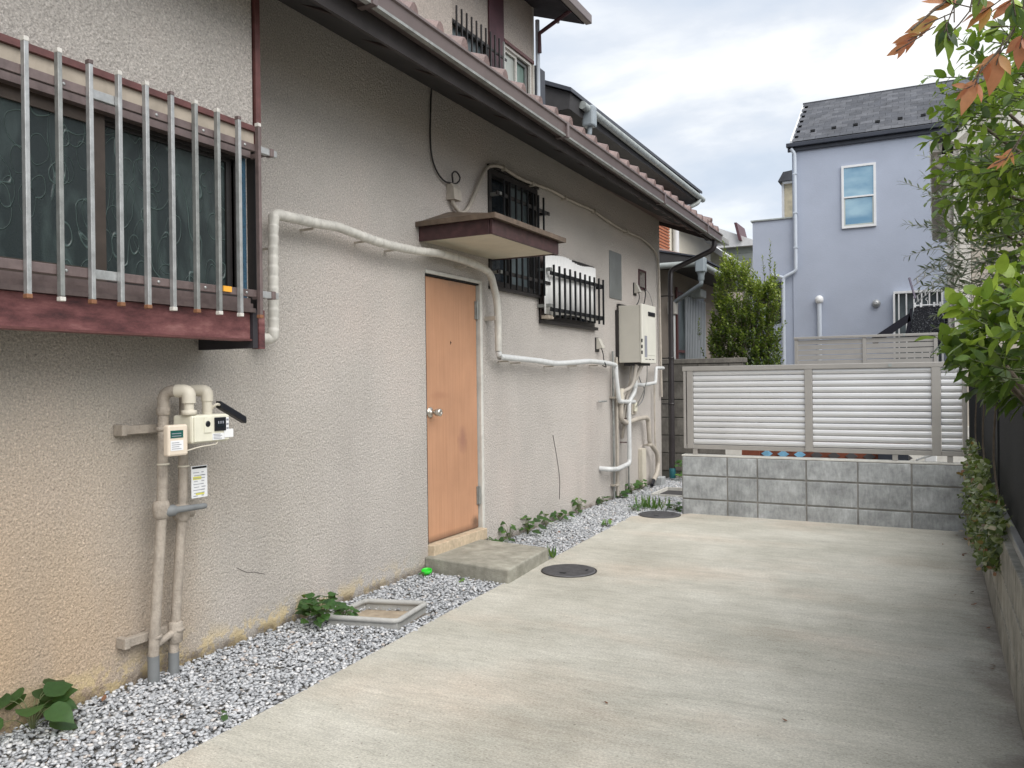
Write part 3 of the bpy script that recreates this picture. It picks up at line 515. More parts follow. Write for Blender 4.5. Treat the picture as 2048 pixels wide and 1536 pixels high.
MB().bbox(.03, .10, 6.0, 6.10, 1.725, 1.755, .003).build('timber_wedge', CREAMS, g2)
# service fittings
def lagged(pts, r, step=.006, per=.05, amp=.13):
    P = spline(pts, step) if len(pts) > 2 else pts; L = 0; rs = []
    for i, p in enumerate(P):
        if i: L += (Vector(P[i])-Vector(P[i-1])).length
        rs.append(r*(1+amp*((L/per) % 1.0-.5)+.03*math.sin(L*9)))
    return P, rs
lp = thing('insulated_pipe', 'white tape-wrapped pipe running from the bay over the door', 'pipe', (.1, 2.88, 1.4))
p1 = [(.02, 2.80, 1.435), (.085, 2.87, 1.43), (.095, 2.882, 1.475), (.095, 2.885, 1.7), (.095, 2.892, 1.985), (.095, 2.91, 2.03), (.095, 2.96, 2.035), (.095, 3.22, 2.04), (.095, 3.36, 2.047), (.095, 3.46, 2.040), (.095, 3.7, 2.02), (.095, 3.92, 2.017), (.095, 4.15, 2.025), (.095, 4.36, 2.04)]
P, rs = lagged(p1, .026); MB().tube(P, rs, 12).build('lagging', LAG, lp)
p2 = [(.095, 4.36, 2.04), (.095, 4.65, 2.035), (.095, 4.93, 2.01), (.095, 5.03, 1.975), (.095, 5.075, 1.90), (.095, 5.12, 1.8), (.095, 5.134, 1.66), (.095, 5.135, 1.43)]
P, rs = lagged(p2, .026, .01, .08, .02); MB().tube(P, rs, 12).build('lagging', LAG, lp)
p3 = [(.095, 5.135, 1.43), (.095, 5.15, 1.395), (.095, 5.20, 1.388), (.095, 5.64, 1.376), (.095, 5.9, 1.365), (.095, 6.10, 1.355), (.095, 6.32, 1.36), (.095, 6.6, 1.372), (.095, 6.88, 1.384), (.095, 7.2, 1.378), (.095, 7.53, 1.36), (.095, 7.57, 1.33), (.095, 7.58, 1.25), (.10, 7.62, 1.06), (.10, 7.64, 1.01)]
P, rs = lagged(p3, .023, .01, .3, .02); MB().tube(P, rs, 12).build('covered_pipe', PVC, lp)
MB().tube(round_path([(.10, 7.635, 1.03), (.10, 7.65, .99), (.10, 8.10, .975)], .03), .022, 12).build('covered_pipe', PVC, lp)
for y, z in ((2.9, 1.86), (3.18, 2.0), (3.62, 2.0), (3.9, 1.99), (4.7, 1.99), (5.3, 1.35), (5.5, 1.34), (6.1, 1.32), (6.6, 1.33), (7.1, 1.34)): MB().box(.0, .092, y-.006, y+.006, z+.004, z+.014).build('bracket', PVCB, lp)
MB().box(.0, .09, 5.10, 5.14, 1.655, 1.685).build('bracket', PVCB, lp)
lp2 = thing('white_pipe', 'white pipe dropping below the water heater and turning left near the ground', 'pipe', (.1, 8.1, .3))
MB().tube(round_path([(.14, 8.03, 1.40), (.13, 8.03, 1.08), (.10, 7.97, 1.0), (.10, 7.93, .96), (.10, 7.93, .37), (.10, 7.90, .335), (.10, 7.58, .315), (.10, 7.36, .335), (.0, 7.34, .34)], .035), .024, 12).build('pipe_run', PVC, lp2)
MB().tube(round_path([(.13, 8.03, 1.16), (.11, 8.35, 1.15), (.11, 8.80, 1.17), (.11, 8.83, 1.33), (.11, 8.86, 1.34), (.11, 9.10, 1.34)], .03), .020, 12).build('pipe_branch', PVC, lp2)
MB().lathe((.13, 8.03, 1.12), (0, 0, 1), [(.026, 0), (.032, .01), (.032, .08), (.026, .09)], 12).build('tee', PVC, lp2)
for z in (.8, .55): MB().box(0, .1, 7.92, 7.94, z, z+.012).build('bracket', BRZ, lp2)
lp3 = thing('beige_pipe', 'beige pipe bending from under the heater down to the ground at the corner', 'pipe', (.06, 8.6, 0))
MB().tube(round_path([(.08, 7.75, .96), (.08, 7.75, .80), (.08, 7.9, .76), (.08, 8.25, .785), (.08, 8.55, .79), (.08, 8.62, .76), (.08, 8.66, .5), (.10, 8.85, .38), (.10, 8.92, .25), (.10, 8.85, .13), (.10, 8.72, .07)], .05), .026, 12).build('pipe_run', PVCB, lp3)
MB().lathe((.08, 8.66, .46), (0, 0, 1), [(.028, 0), (.032, .005), (.032, .025), (.028, .03)], 12).box(0, .08, 8.655, 8.665, .465, .48).build('clip', PVCB, lp3)
MB().tube([(.04, 8.98, 1.15), (.04, 8.98, .6), (.045, 9.0, .3), (.05, 8.99, .08)], .010, 8).build('thin_pipe', PVCB, lp3)
MB().tube([(.10, 8.73, .075), (.12, 8.60, .03)], .022, 10).build('black_elbow', BLKP, lp3)
tag(MB().bbox(.0, .05, 8.50, 8.63, .02, .44, .004).build('pipe_cover', CPIPE), 'narrow cream cover box standing at the wall foot near the corner', 'pipe cover')
tp = thing('thin_riser', 'thin grey risers on the wall below the heater', 'pipe', (.03, 7.6, 0))
MB().tube([(.03, 7.66, 1.5), (.03, 7.66, .0)], .012, 8).build('riser', ALU2, tp); MB().tube([(.045, 7.72, 1.44), (.045, 7.72, .02)], .017, 8).build('riser', PVCB, tp); MB().tube([(.03, 8.10, .32), (.03, 8.10, .0)], .010, 8).build('riser', ALU2, tp)
for z in (.13, 1.02): MB().bbox(.0, .065, 7.63, 7.75, z, z+.02, .002).build('saddle', PVCB, tp)
MB().tube([(.02, 7.28, 1.0), (.05, 7.3, 1.0), (.05, 7.42, 1.0)], .009, 8).build('stub', ALU2, tp)
# water heater
wh = thing('water_heater', 'beige wall-mounted gas water heater with white front beside the corner', 'water heater', (.15, 8.05, 1.39))
MB().bbox(.03, .262, 7.84, 8.275, 1.385, 1.975, .006).build('casing', HEAT, wh)
fr = MB().bbox(.263, .288, 7.832, 8.285, 1.378, 1.985, .007).build('front_cover', HEATF, wh)
MB().bbox(.286, .291, 7.98, 8.25, 1.46, 1.85, .002).build('inset_panel', HEATF, fr); MB().bbox(.284, .296, 8.02, 8.24, 1.87, 1.915, .006).box(.2965, .298, 8.04, 8.22, 1.885, 1.90).build('flue_slot', BLKP, fr)
MB().box(.2885, .2895, 7.90, 7.98, 1.44, 1.66).build('label', GREYL, fr) ; MB().box(.2885, .2895, 8.20, 8.235, 1.74, 1.83).build('label', WHT, fr)
q = MB()
for k in range(3): q.box(.275, .2892, 7.8305, 7.836, 1.47+k*.06, 1.505+k*.06); q.box(.2884, .2895, 7.92+k*.11, 7.99+k*.11, 1.415, 1.422)
for k in range(4): q.box(.2897, .2905, 8.205, 8.23, 1.75+k*.02, 1.758+k*.02)
q.build('slots_and_print', BLKM, fr)
MB().box(.0, .03, 7.82, 7.84, 1.45, 1.93).box(.0, .03, 7.87, 8.2, 1.97, 2.0).build('wall_bracket', DBR, wh)
MB().box(.06, .24, 7.9, 8.22, 1.355, 1.385).build('connection_plate', DKW, wh)
for (a, c, r, mt) in (((.20, 7.90, 1.36), [(.17, 7.84, 1.15), (.10, 7.76, 1.08), (.08, 7.75, .95)], .02, HOSE), ((.22, 7.99, 1.36), [(.17, 7.93, 1.2), (.10, 7.80, 1.06), (.08, 7.765, .93)], .018, HOSE), ((.12, 7.97, 1.36), [(.11, 7.95, 1.2), (.09, 7.88, 1.0), (.05, 7.86, .75)], .013, HOSE), ((.2, 8.08, 1.36), [(.14, 8.02, 1.2), (.07, 7.96, 1.03), (.04, 7.93, .7), (.02, 7.95, .60)], .016, PVCB), ((.24, 8.12, 1.36), [(.22, 8.16, 1.2), (.15, 8.22, 1.05), (.06, 8.3, .93), (.03, 8.36, .90)], .004, ALU2), ((.1, 8.18, 1.36), [(.1, 8.3, 1.2), (.08, 8.5, 1.1), (.05, 8.52, .98), (.03, 8.42, .92)], .005, GREYP)):
    MB().tube(spline([a]+c, .03), r, 8).build('hose', mt, wh)
MB().tube([(.08, 7.75, 1.12), (.08, 7.75, .96)], .032, 12).build('hose_sleeve', CPIPE, wh)
so_ = thing('wall_socket', 'ivory outdoor socket below the heater', 'socket', (0, 8.33, .9)); MB().bbox(.001, .014, 8.27, 8.42, .83, 1.0, .003).build('back_plate', PVCB, so_); MB().bbox(.015, .04, 8.31, 8.38, .86, .96, .006).build('cover', IVORY, so_)
def hood(y, z, lab, cord):
    t = thing('cable_hood', lab, 'cable hood', (0, y, z)); MB().bbox(.0, .012, y-.045, y+.045, z-.07, z+.07, .004).build('back_plate', DBR, t)
    MB().prism([(.012, z+.065), (.03, z+.06), (.07, z-.02), (.075, z-.035), (.012, z-.045)], 1, y-.035, y+.035).build('hood', HEAT, t); MB().tube(spline(cord, .02), .005, 6).build('cord', BLKM, t)
hood(7.30, 1.555, 'wedge-shaped grey cable hood on the wall left of the heater', [(.05, 7.30, 1.52), (.06, 7.32, 1.46), (.09, 7.26, 1.40), (.125, 7.2, 1.37), (.12, 7.24, 1.335), (.06, 7.3, 1.35)])
hood(8.43, 2.205, 'wedge-shaped grey cable hood on the wall above the heater', [(.05, 8.43, 2.17), (.06, 8.42, 2.1), (.07, 8.30, 2.02), (.08, 8.1, 1.97)])
tag(MB().tube(spline([(-.05, 8.68, 2.26), (.03, 8.68, 2.24), (.05, 8.66, 2.15), (.05, 8.55, 2.02), (.05, 8.2, 1.96)], .03), .006, 6).build('cable', BLKM), 'black cable dropping from the small square opening to the heater', 'cable')
tag(MB().tube(spline([(.01, 8.66, 2.25), (.03, 8.85, 2.2), (.03, 9.0, 2.05), (.02, 9.06, 1.98)], .03), .003, 6).build('loose_wire', GREYP), 'thin loose wire trailing right of the square opening', 'wire')
cd = thing('conduit', 'beige flexible conduit looping from a junction box across the upper wall', 'conduit', (.03, 4.65, 2.4))
P = spline([(.03, 4.63, 2.46), (.03, 4.64, 2.425), (.03, 4.69, 2.39), (.03, 4.76, 2.383), (.03, 4.84, 2.43), (.03, 4.92, 2.53), (.03, 5.0, 2.64), (.03, 5.09, 2.755), (.03, 5.196, 2.81), (.03, 5.36, 2.832), (.03, 5.6, 2.815), (.03, 5.85, 2.82), (.03, 6.2, 2.84), (.03, 6.5, 2.832), (.03, 6.85, 2.835), (.03, 7.15, 2.84), (.03, 7.55, 2.81), (.03, 7.9, 2.79), (.03, 8.25, 2.79), (.03, 8.6, 2.79), (.03, 8.95, 2.75), (.03, 9.12, 2.70), (.03, 9.21, 2.60), (.03, 9.24, 2.4), (.03, 9.25, 2.1), (.03, 9.27, 1.5), (.03, 9.29, 1.0)], .03)
MB().tube(P, .014, 8).build('conduit_pipe', PVCB, cd)
for y, z in ((5.36, 2.825), (5.85, 2.81), (6.5, 2.825), (7.2, 2.835), (8.1, 2.785)): MB().box(0, .05, y-.01, y+.01, z-.018, z+.022).build('saddle', PVCB, cd)
MB().prism([(.001, 2.555), (.04, 2.555), (.06, 2.52), (.065, 2.445), (.001, 2.445)], 1, 4.60, 4.695).build('junction_box', PVCB, cd)
MB().tube(spline([(.02, 4.655, 2.575), (.05, 4.60, 2.615), (.05, 4.65, 2.64), (.05, 4.70, 2.61), (.04, 4.68, 2.57), (.03, 4.60, 2.555), (.02, 4.54, 2.56), (.015, 4.47, 2.60), (.012, 4.415, 2.68), (.012, 4.395, 2.8), (.012, 4.40, 2.95), (.012, 4.415, 3.12), (.05, 4.38, 3.16)], .02), .006, 6).build('cable', DBR, cd)
# ------------------------------------------------------------------ gas meter
gm = thing('gas_meter', 'ivory gas meter with black antenna on two painted riser pipes', 'gas meter', (.1, 2.3, 0))
MB().tube(round_path([(.075, 2.205, -.02), (.075, 2.205, .10)], .02), .0235, 14).build('pipe_foot', GREYP, gm); MB().tube([(.06, 2.315, -.02), (.06, 2.315, .08)], .0225, 14).build('pipe_foot', GREYP, gm)
MB().tube([(.075, 2.205, .10), (.10, 2.235, .70), (.108, 2.242, 1.10)], .0215, 14).build('riser', GPIPE, gm)
MB().tube([(.06, 2.315, .08), (.085, 2.35, .70), (.092, 2.36, 1.14)], .0205, 14).build('riser', GPIPE, gm)
MB().tube([(.068, 2.206, .13), (.072, 2.31, .17)], .015, 10).build('cross_pipe', GPIPE, gm); MB().lathe((.068, 2.32, .165), (0, 0, 1), [(.024, -.045), (.029, -.04), (.029, .04), (.024, .045)], 14).build('tee', GPIPE, gm)
for c_, r in (((.098, 2.233, .66), .0225), ((.084, 2.348, .63), .022)):
    MB().lathe(c_, (0, 0, 1), [(r, 0), (r+.008, .005), (r+.009, .02), (r+.012, .03), (r+.012, .055), (r+.008, .07), (r, .075)], 16).build('valve_body', GPIPE, gm)
MB().lathe((.118, 2.255, .69), (.35, .93, .03), [(.02, -.02), (.024, 0), (.024, .02), (.014, .035), (.012, .15), (.008, .155)], 14).build('valve_handle', GREYP, gm)
MB().lathe((.09, 2.36, .665), (.3, 1, 0), [(.02, -.05), (.024, -.04), (.02, 0), (.022, .03), (.012, .04)], 12).build('valve_nut', GPIPE, gm)
MB().tube(round_path([(.108, 2.242, 1.09), (.108, 2.242, 1.16), (.13, 2.25, 1.185), (.19, 2.27, 1.185)], .05, 8), .024, 14).build('elbow', GPIPE, gm); MB().lathe((.108, 2.242, 1.085), (0, 0, 1), [(.023, 0), (.028, .004), (.028, .03), (.024, .034)], 14).build('collar', GPIPE, gm)
MB().tube(round_path([(.165, 2.26, 1.185), (.215, 2.28, 1.185), (.215, 2.28, 1.135)], .035, 8), .027, 16).build('elbow', CPIPE, gm); MB().tube([(.215, 2.28, 1.14), (.215, 2.28, 1.09)], .02, 14).build('inlet', CPIPE, gm); MB().lathe((.215, 2.28, 1.085), (0, 0, 1), [(.022, 0), (.031, .002), (.031, .02), (.022, .022)], 8).build('union_nut', CPIPE, gm)
MB().tube(round_path([(.092, 2.36, 1.13), (.092, 2.36, 1.18), (.15, 2.375, 1.185)], .04, 8), .021, 14).build('elbow', GPIPE, gm)
MB().tube(round_path([(.13, 2.37, 1.185), (.19, 2.395, 1.185), (.19, 2.395, 1.14)], .035, 8), .025, 16).build('elbow', CPIPE, gm); MB().tube([(.19, 2.395, 1.15), (.19, 2.395, 1.085)], .021, 14).build('outlet', CPIPE, gm)
bd_ = MB().bbox(.13, .245, 2.268, 2.462, .968, 1.085, .01).build('meter_body', IVORY, gm)
MB().bbox(.246, .252, 2.275, 2.455, .975, 1.08, .004).build('front_plate', IVORY, bd_); MB().bbox(.2525, .258, 2.375, 2.435, 1.015, 1.072, .002).build('display', BLKP, bd_); MB().box(.2583, .259, 2.385, 2.425, 1.03, 1.06).build('display_glass', DGL, bd_)
MB().lathe((.2525, 2.34, 1.047), (1, 0, 0), [(.013, 0), (.013, .004), (.009, .006)], 16).build('button', BLKP, bd_); MB().bbox(.2525, .256, 2.322, 2.36, 1.01, 1.075, .003).build('button_plate', IVORY, bd_)
MB().box(.2525, .2533, 2.365, 2.43, .978, 1.005).box(.2525, .2533, 2.437, 2.453, 1.01, 1.07).build('label', WHT, bd_); 
q = MB()
for k in range(4): q.box(.2535, .2539, 2.37, 2.37+.045-.008*(k % 2), .982+k*.006, .9845+k*.006)
for k in range(3): q.box(.2535, .2539, 2.44, 2.451, 1.02+k*.018, 1.028+k*.018)
for dy in (0, .012, .024): q.box(.2592, .2596, 2.39+dy, 2.396+dy, 1.045, 1.056)
q.build('small_print', GREYL, bd_)
MB().box(.2545, .2555, 2.425, 2.475, .985, 1.02).build('white_seal', WHT, bd_)
MB().bbox(.23, .262, 2.14, 2.235, .928, 1.052, .008).build('transmitter_box', PINKI, gm); MB().box(.2625, .2633, 2.15, 2.21, 1.0, 1.03).build('green_label', TEAL, gm); MB().box(.2625, .2633, 2.15, 2.21, .95, .99).build('label', WHT, gm)
q = MB()
for k in range(4): q.box(.2636, .264, 2.155, 2.2-.01*(k % 2), .956+k*.008, .9585+k*.008)
for k in range(2): q.box(.2636, .264, 2.155, 2.2, 1.006+k*.010, 1.009+k*.010)
q.build('small_print', GREYL, gm)
MB().tube(spline([(.24, 2.23, .94), (.255, 2.30, .955), (.255, 2.38, .96), (.24, 2.40, .968)], .02), .003, 6).build('wire', CPIPE, gm)
an = MB(); an.add([(x+.20+sx*.018+(k*.0), 2.445+k*.145+sx*.0, 1.125-k*.075+sz*.016) for k in (0, 1) for sx in (-1, 1) for sz in (-1, 1) for x in (0,)], [(0, 1, 3, 2), (4, 6, 7, 5), (0, 4, 5, 1), (2, 3, 7, 6), (0, 2, 6, 4), (1, 5, 7, 3)])
an_o = an.build('antenna', BLKP, gm); bv = an_o.modifiers.new('bevel', 'BEVEL'); bv.width = .006; bv.segments = 2
MB().tube(spline([(.19, 2.41, 1.10), (.215, 2.42, 1.125), (.20, 2.46, 1.12)], .01), .006, 8).build('antenna_cable', CPIPE, gm)
for z in (1.03, .175):
    MB().bbox(.02, .05, 2.10, 2.33, z-.018, z+.018, .003).build('bracket_channel', GPIPE, gm); MB().bbox(.0, .056, 2.09, 2.115, z-.022, z+.022, .003).build('bracket_foot', GPIPE, gm)
    for y in (2.215 if z < .5 else 2.24, 2.325 if z < .5 else 2.36): MB().lathe((.075 if z < .5 else .105, y, z), (0, 0, 1), [(.023, -.008), (.027, -.007), (.027, .007), (.023, .008)], 14).build('pipe_clamp', GPIPE, gm)
for c_ in ((.105, 2.24, .88), (.087, 2.355, .86)): MB().lathe(c_, (0, 0, 1), [(.022, 0), (.0255, .001), (.0255, .007), (.022, .008)], 14).build('cable_tie', CPIPE, gm)
tg = thing('meter_tag', 'white printed tag with yellow marks hanging beside the second gas riser', 'tag', (.11, 2.4, .79)); MB().box(.118, .1195, 2.368, 2.452, .725, .862).build('card', WHT, tg)
MB().box(.1197, .1202, 2.372, 2.449, .85, .859).build('black_header', BLKM, tg); MB().box(.1197, .1202, 2.376, 2.42, .803, .816).box(.1197, .1202, 2.39, 2.435, .737, .747).build('yellow_marks', YEL, tg)
q = MB()
for k in range(9): q.box(.1204, .1207, 2.377+.004*(k % 2), 2.40+.008*((k*7) % 5), .732+k*.0125, .7345+k*.0125); q.box(.1204, .1207, 2.42, 2.432+.003*((k*5) % 4), .732+k*.0125, .7355+k*.0125)
q.build('small_print', GREYL, tg)
# ------------------------------------------------------------------ ground objects by the wall
sl = MB(); tp_ = [(.0, 4.29), (.66, 4.20), (.605, 4.885), (.0, 4.95)]
sl.add([(x, y, -.05) for x, y in tp_]+[(x, y, .083) for x, y in tp_], [(0, 3, 2, 1), (4, 5, 6, 7), (0, 1, 5, 4), (1, 2, 6, 5), (2, 3, 7, 6), (3, 0, 4, 7)])
so2 = sl.build('doorstep', SLAB); tag(so2, 'worn grey concrete doorstep slab in front of the orange-brown door', 'doorstep'); bv = so2.modifiers.new('bevel', 'BEVEL'); bv.width = .012; bv.segments = 3
def manhole(x, y, r, lab):
    t = thing('manhole_cover', lab, 'manhole cover', (x, y, 0)); MB().lathe((x, y, 0), (0, 0, 1), [(r+.006, .001), (r+.006, .004), (r-.004, .0045), (r-.006, .002)], 40).build('rim', DBR, t)
    MB().lathe((x, y, 0), (0, 0, 1), [(r-.005, .001), (r-.006, .006), (.001, .0062)], 40).build('lid', IRON, t); q = MB(); k = -r+.02
    while k < r-.015:
        h = math.sqrt(max(0, (r-.012)**2-k*k)); a = Vector((math.cos(2.5), math.sin(2.5))); b_ = Vector((-a.y, a.x)); c0 = Vector((x, y))+b_*k
        p = [c0-a*h-b_*.003, c0+a*h-b_*.003, c0+a*h+b_*.003, c0-a*h+b_*.003]
        if h > .02: q.prism([(u.x, u.y) for u in p], 2, .0064, .0088)
        k += .0125
    rb = q.build('tread_rib', IRON, t, kind='stuff'); MB().box(x-.02, x+.02, y-.105, y-.085, .009, .0105).box(x+.10, x+.115, y+.02, y+.05, .009, .0105).build('lift_hole', BLKM, t)
manhole(.856, 4.648, .172, 'round iron manhole cover in the driveway beside the doorstep')
manhole(.737, 6.915, .182, 'round iron manhole cover near the grey block wall')
tr = thing('drain_basin', 'grey plastic drain frame half buried in the gravel near the leafy weed', 'drain frame', (.37, 3.34, 0)); c4 = [(.15, 3.20), (.53, 3.23), (.50, 3.54), (.17, 3.44)]
c4 = [(.20, 3.13), (.56, 3.22), (.51, 3.55), (.18, 3.45)]
MB().tube(round_path([(*c4[0], .028), (*c4[1], .028), (*c4[2], .028), (*c4[3], .028), (*c4[0], .028)], .03), .014, 8).build('rim', TRAY, tr)
wq = MB()
for i in range(4):
    a, b_ = c4[i], c4[(i+1) % 4]; wq.quad((*a, -.02), (*b_, -.02), (*b_, .028), (*a, .028))
wq.build('inner_wall', TRAY, tr); MB().prism(c4, 2, -.0218, -.018).build('basin_floor', plain('silt', (.33, .27, .20), .9, var=.25, vs_=20), tr)
tag(MB().bbox(.03, .16, 8.83, 9.0, -.01, .09, .01).build('concrete_block', BLK), 'small grey concrete block under the corner downpipe', 'block')
pt = thing('drain_pit', 'open square drain pit in the gravel by the far corner', 'drain pit', (.5, 8.3, 0)); MB().box(.29, .31, 8.05, 8.6, -.02, .02).box(.31, .7, 8.05, 8.07, -.02, .015).box(.31, .7, 8.58, 8.6, -.02, .02).build('rim', CAPM, pt); MB().box(.31, .7, 8.07, 8.58, -.018, -.012).build('pit_floor', DKW, pt)
gc = MB().lathe((.075, 4.20, .008), (.1, -.2, 1), [(.03, 0), (.034, .004), (.034, .018), (.03, .02), (.028, .006)], 18).build('bottle_cap', NEON); tag(gc, 'bright green plastic cap on the gravel against the doorstep', 'cap')
# ------------------------------------------------------------------ front block wall + louvre fence
bwl = thing('block_wall', 'low grey concrete block wall at the end of the driveway under the louvre fence', 'wall', (2, 7.2, 0))
MB().box(.892, 3.155, 7.112, 7.235, -.1, .515).build('mortar_core', MORT, bwl)
MB().box(.890, 3.157, 7.105, 7.24, .516, .527).build('cap', CAPM, bwl)
J = [.893, 1.295, 1.553, 1.954, 2.353, 2.749, 3.152]; ZJ = [(-.08, .128), (.134, .338), (.344, .514)]
for z0, z1 in ZJ:
    for a, b_ in zip(J, J[1:]):
        MB().bbox(a+.006, b_-.006, 7.100+random.uniform(0, .002), 7.13, z0+.004, z1-.004, .005).build('block', BLK, bwl)
    MB().bbox(.888, .8925, 7.118, 7.23, z0+.003, z1-.003, .001).build('block', BLK, bwl)
lf = thing('louvre_fence', 'silver louvre fence standing on the grey block wall', 'fence', (2, 7.2, .53))
FY = 7.15; zt, zb = 1.31, .60
MB().bbox(.895, 3.17, FY-.02, FY+.05, zt-.03, zt+.012, .004).build('top_rail', POSTM, lf); MB().bbox(.905, 3.13, FY-.005, FY+.04, zb-.02, zb+.018, .003).build('bottom_rail', POSTM, lf)
for (a, b_) in ((.903, .925), (.935, .99), (1.945, 2.005), (2.895, 2.96), (3.108, 3.14)): MB().bbox(a, b_, FY-.018, FY+.045, zb-.015, zt-.031, .003).build('post', POSTM, lf)
for x in (1.0, 3.02, 2.63): MB().bbox(x-.02, x+.02, FY+.0, FY+.035, .528, zb-.021, .002).build('leg', POSTM, lf)
for x in (2.60,): MB().box(x-.012, x+.012, FY-.026, FY-.021, zt-.02, zt+.005).build('rail_clip', GREYG, lf)
def slat(x0, x1, z, y, h=.046):
    pr_ = [(y-.006, z+h*.5), (y-.014, z+h*.32), (y-.016, z+h*.0), (y-.010, z-h*.32), (y+.004, z-h*.5), (y+.010, z-h*.5), (y+.0, z-h*.1), (y+.004, z+h*.5)]
    m = MB(); m.prism(pr_, 0, x0, x1); return m
for (a, b_) in ((.992, 1.943), (2.007, 2.893), (2.962, 3.106)):
    for k in range(13): slat(a, b_, zb+.042+k*.0515, FY+.012, .0495).build('slat', SLATM, lf)
MB().tube([(2.78, 7.22, .535), (2.97, 7.30, .60)], .008, 8).build('brace', WPNT, lf)
# yard behind
lt = thing('lattice_panel', 'terracotta lattice panel with pale blue diamonds seen under the louvre fence', 'lattice', (2, 8.2, 0))
MB().box(1.22, 2.70, 8.2, 8.22, .05, .62).build('panel', ORL, lt); MB().box(1.2, 1.37, 8.17, 8.199, .05, .62).build('post', ORL, lt)
for k in range(9):
    x = 1.44+k*.155; MB().prism([(x-.055, .46), (x, .50), (x+.055, .46), (x, .42)], 1, 8.19, 8.199).build('diamond', LBLUE if k < 3 else DGREY, lt)
    if k in (0, 1, 2): MB().prism([(x+.055, .505), (x+.10, .505), (x+.078, .487)], 1, 8.19, 8.199).build('diamond', WHT, lt)
tag(MB().bbox(2.83, 2.93, 8.2, 8.35, 0, .62, .01).build('white_post', WPNT), 'white square post right of the terracotta lattice', 'post')
tag(MB().box(.80, 3.5, 9.2, 9.3, 0, .70).build('garden_wall', CAPM), 'pale low wall glimpsed in the gap under the louvre fence', 'wall')
tag(MB().box(2.45, 2.7, 8.1, 8.18, 0, .58).build('dark_crate', plain('dark_crate', (.03, .035, .05), .6)), 'dark crate beside the terracotta lattice', 'crate')
f2 = thing('slat_fence', 'second grey slat fence standing farther back in front of the blue house', 'fence', (2.2, 10.3, 0))
for x in (1.42, 2.185, 2.93): MB().bbox(x-.02, x+.02, 10.29, 10.34, 0, 1.70, .003).build('post', POSTM, f2)
MB().bbox(1.395, 2.955, 10.28, 10.35, 1.675, 1.705, .003).build('top_rail', POSTM, f2)
for k in range(11):
    for a, b_ in ((1.44, 2.164), (2.206, 2.91)): MB().box(a, b_, 10.305, 10.32, 1.612-.062*k, 1.612-.062*k+.053).build('slat', SLATM if False else POSTM, f2)
MB().box(2.6, 2.62, 10.275, 10.28, 1.68, 1.70).build('rail_clip', GREYG, f2)
b2 = thing('block_wall', 'tall weathered dark block wall behind the house corner', 'wall', (.2, 10.4, 0)); MB().box(-1.5, .76, 10.412, 10.54, -.1, 1.41).build('mortar_core', MORT2, b2); MB().bbox(-1.5, .78, 10.39, 10.56, 1.412, 1.475, .006).build('coping', BLK2, b2)
for r in range(6):
    for k in range(6):
        a = -1.48+k*.40-(.2 if r % 2 else 0)*0+(.06); b_ = min(a+.39, .76)
        if a < .74: MB().bbox(a, b_, 10.40, 10.43, -.01+r*.237+.004, -.01+r*.237+.229, .005).build('block', BLK2, b2)
# ------------------------------------------------------------------ retaining wall + black fence (right)
rw = thing('retaining_wall', 'low concrete block wall along the right side of the driveway', 'wall', (3.25, 3, 0)); MB().box(3.177, 3.30, -3, 7.3, -.1, .498).build('mortar_core', BLK3, rw)
for r, (z0, z1) in enumerate(((-.05, .165), (.17, .335), (.34, .505))):
    for k in range(26):
        y = -3+k*.4+(.2 if r % 2 else 0)
        MB().bbox(3.170+random.uniform(0, .002), 3.31, y+.003, y+.397, z0+.002, z1-.002, .004).build('block', BLK3, rw)
MB().bbox(3.145, 3.168, 7.05, 7.10, 0, .5, .002).build('end_gap_strip', DKW, rw)
bf = thing('black_fence', 'black vertical-bar fence on the right-hand block wall behind the creeper', 'fence', (3.32, 4, .55))
MB().bbox(3.195, 3.225, -1, 7.05, .515, .55, .003).build('bottom_rail', plain('grey_rail', (.2, .2, .2), .4, .4), bf); MB().bbox(3.212, 3.238, -1, 7.1, 1.15, 1.18, .003).build('top_rail', BLKM, bf); MB().bbox(3.15, 3.245, 7.102, 7.13, .45, 1.16, .003).build('end_panel', BLKM, bf)
bar = MB().box(-.006, .006, -.009, .009, 0, .60).mesh('bar', BLKM)
for k in range(166):
    o = link('bar', bar, bf); o.location = Vector((3.228, 1.2+k*.035, .55))-bf.location
for y in (1.0, 3.0, 5.0): MB().bbox(3.212, 3.24, y, y+.04, .505, 1.16, .003).build('post', BLKM, bf)
# ------------------------------------------------------------------ neighbour: small house with louvre window
n1 = thing('neighbour_house', 'low tan neighbour house with a louvred window behind the block wall', 'house', (-.6, 12, 0))
MB().box(-5, -.60, 11.78, 17, -.1, 3.0).build('wall', TANW, n1)
MB().prism([(-.06, 2.86), (-.06, 2.94), (-3, 3.6), (-5, 3.6), (-5, 2.86)], 1, 11.36, 15.5).build('roof', DKW, n1)
MB().prism([(-.04, 2.945), (-.04, 2.965), (-3, 3.64), (-3, 3.60)], 1, 11.34, 15.6).build('roof_sheet', SLATE, n1); MB().prism([(-.9, 3.15), (-.3, 3.03), (-.9, 3.22)], 1, 11.40, 12.6).build('pink_flashing', plain('pink_flashing', (.42, .29, .26), .6), n1)
MB().tube([(-1.5, 11.30, 2.86), (-.06, 11.30, 2.85)], .045, 12).build('front_gutter', GREYG, n1); MB().tube([(-.0, 11.30, 2.83), (.0, 15.5, 2.76)], .045, 12).build('side_gutter', GREYG, n1)
MB().bbox(-.065, .065, 11.22, 11.38, 2.72, 2.93, .015).build('hopper', BLUG, n1); MB().lathe((0, 11.30, 2.60), (0, 0, 1), [(.035, 0), (.045, .02), (.045, .07), (.06, .12)], 12).build('hopper_neck', BLUG, n1)
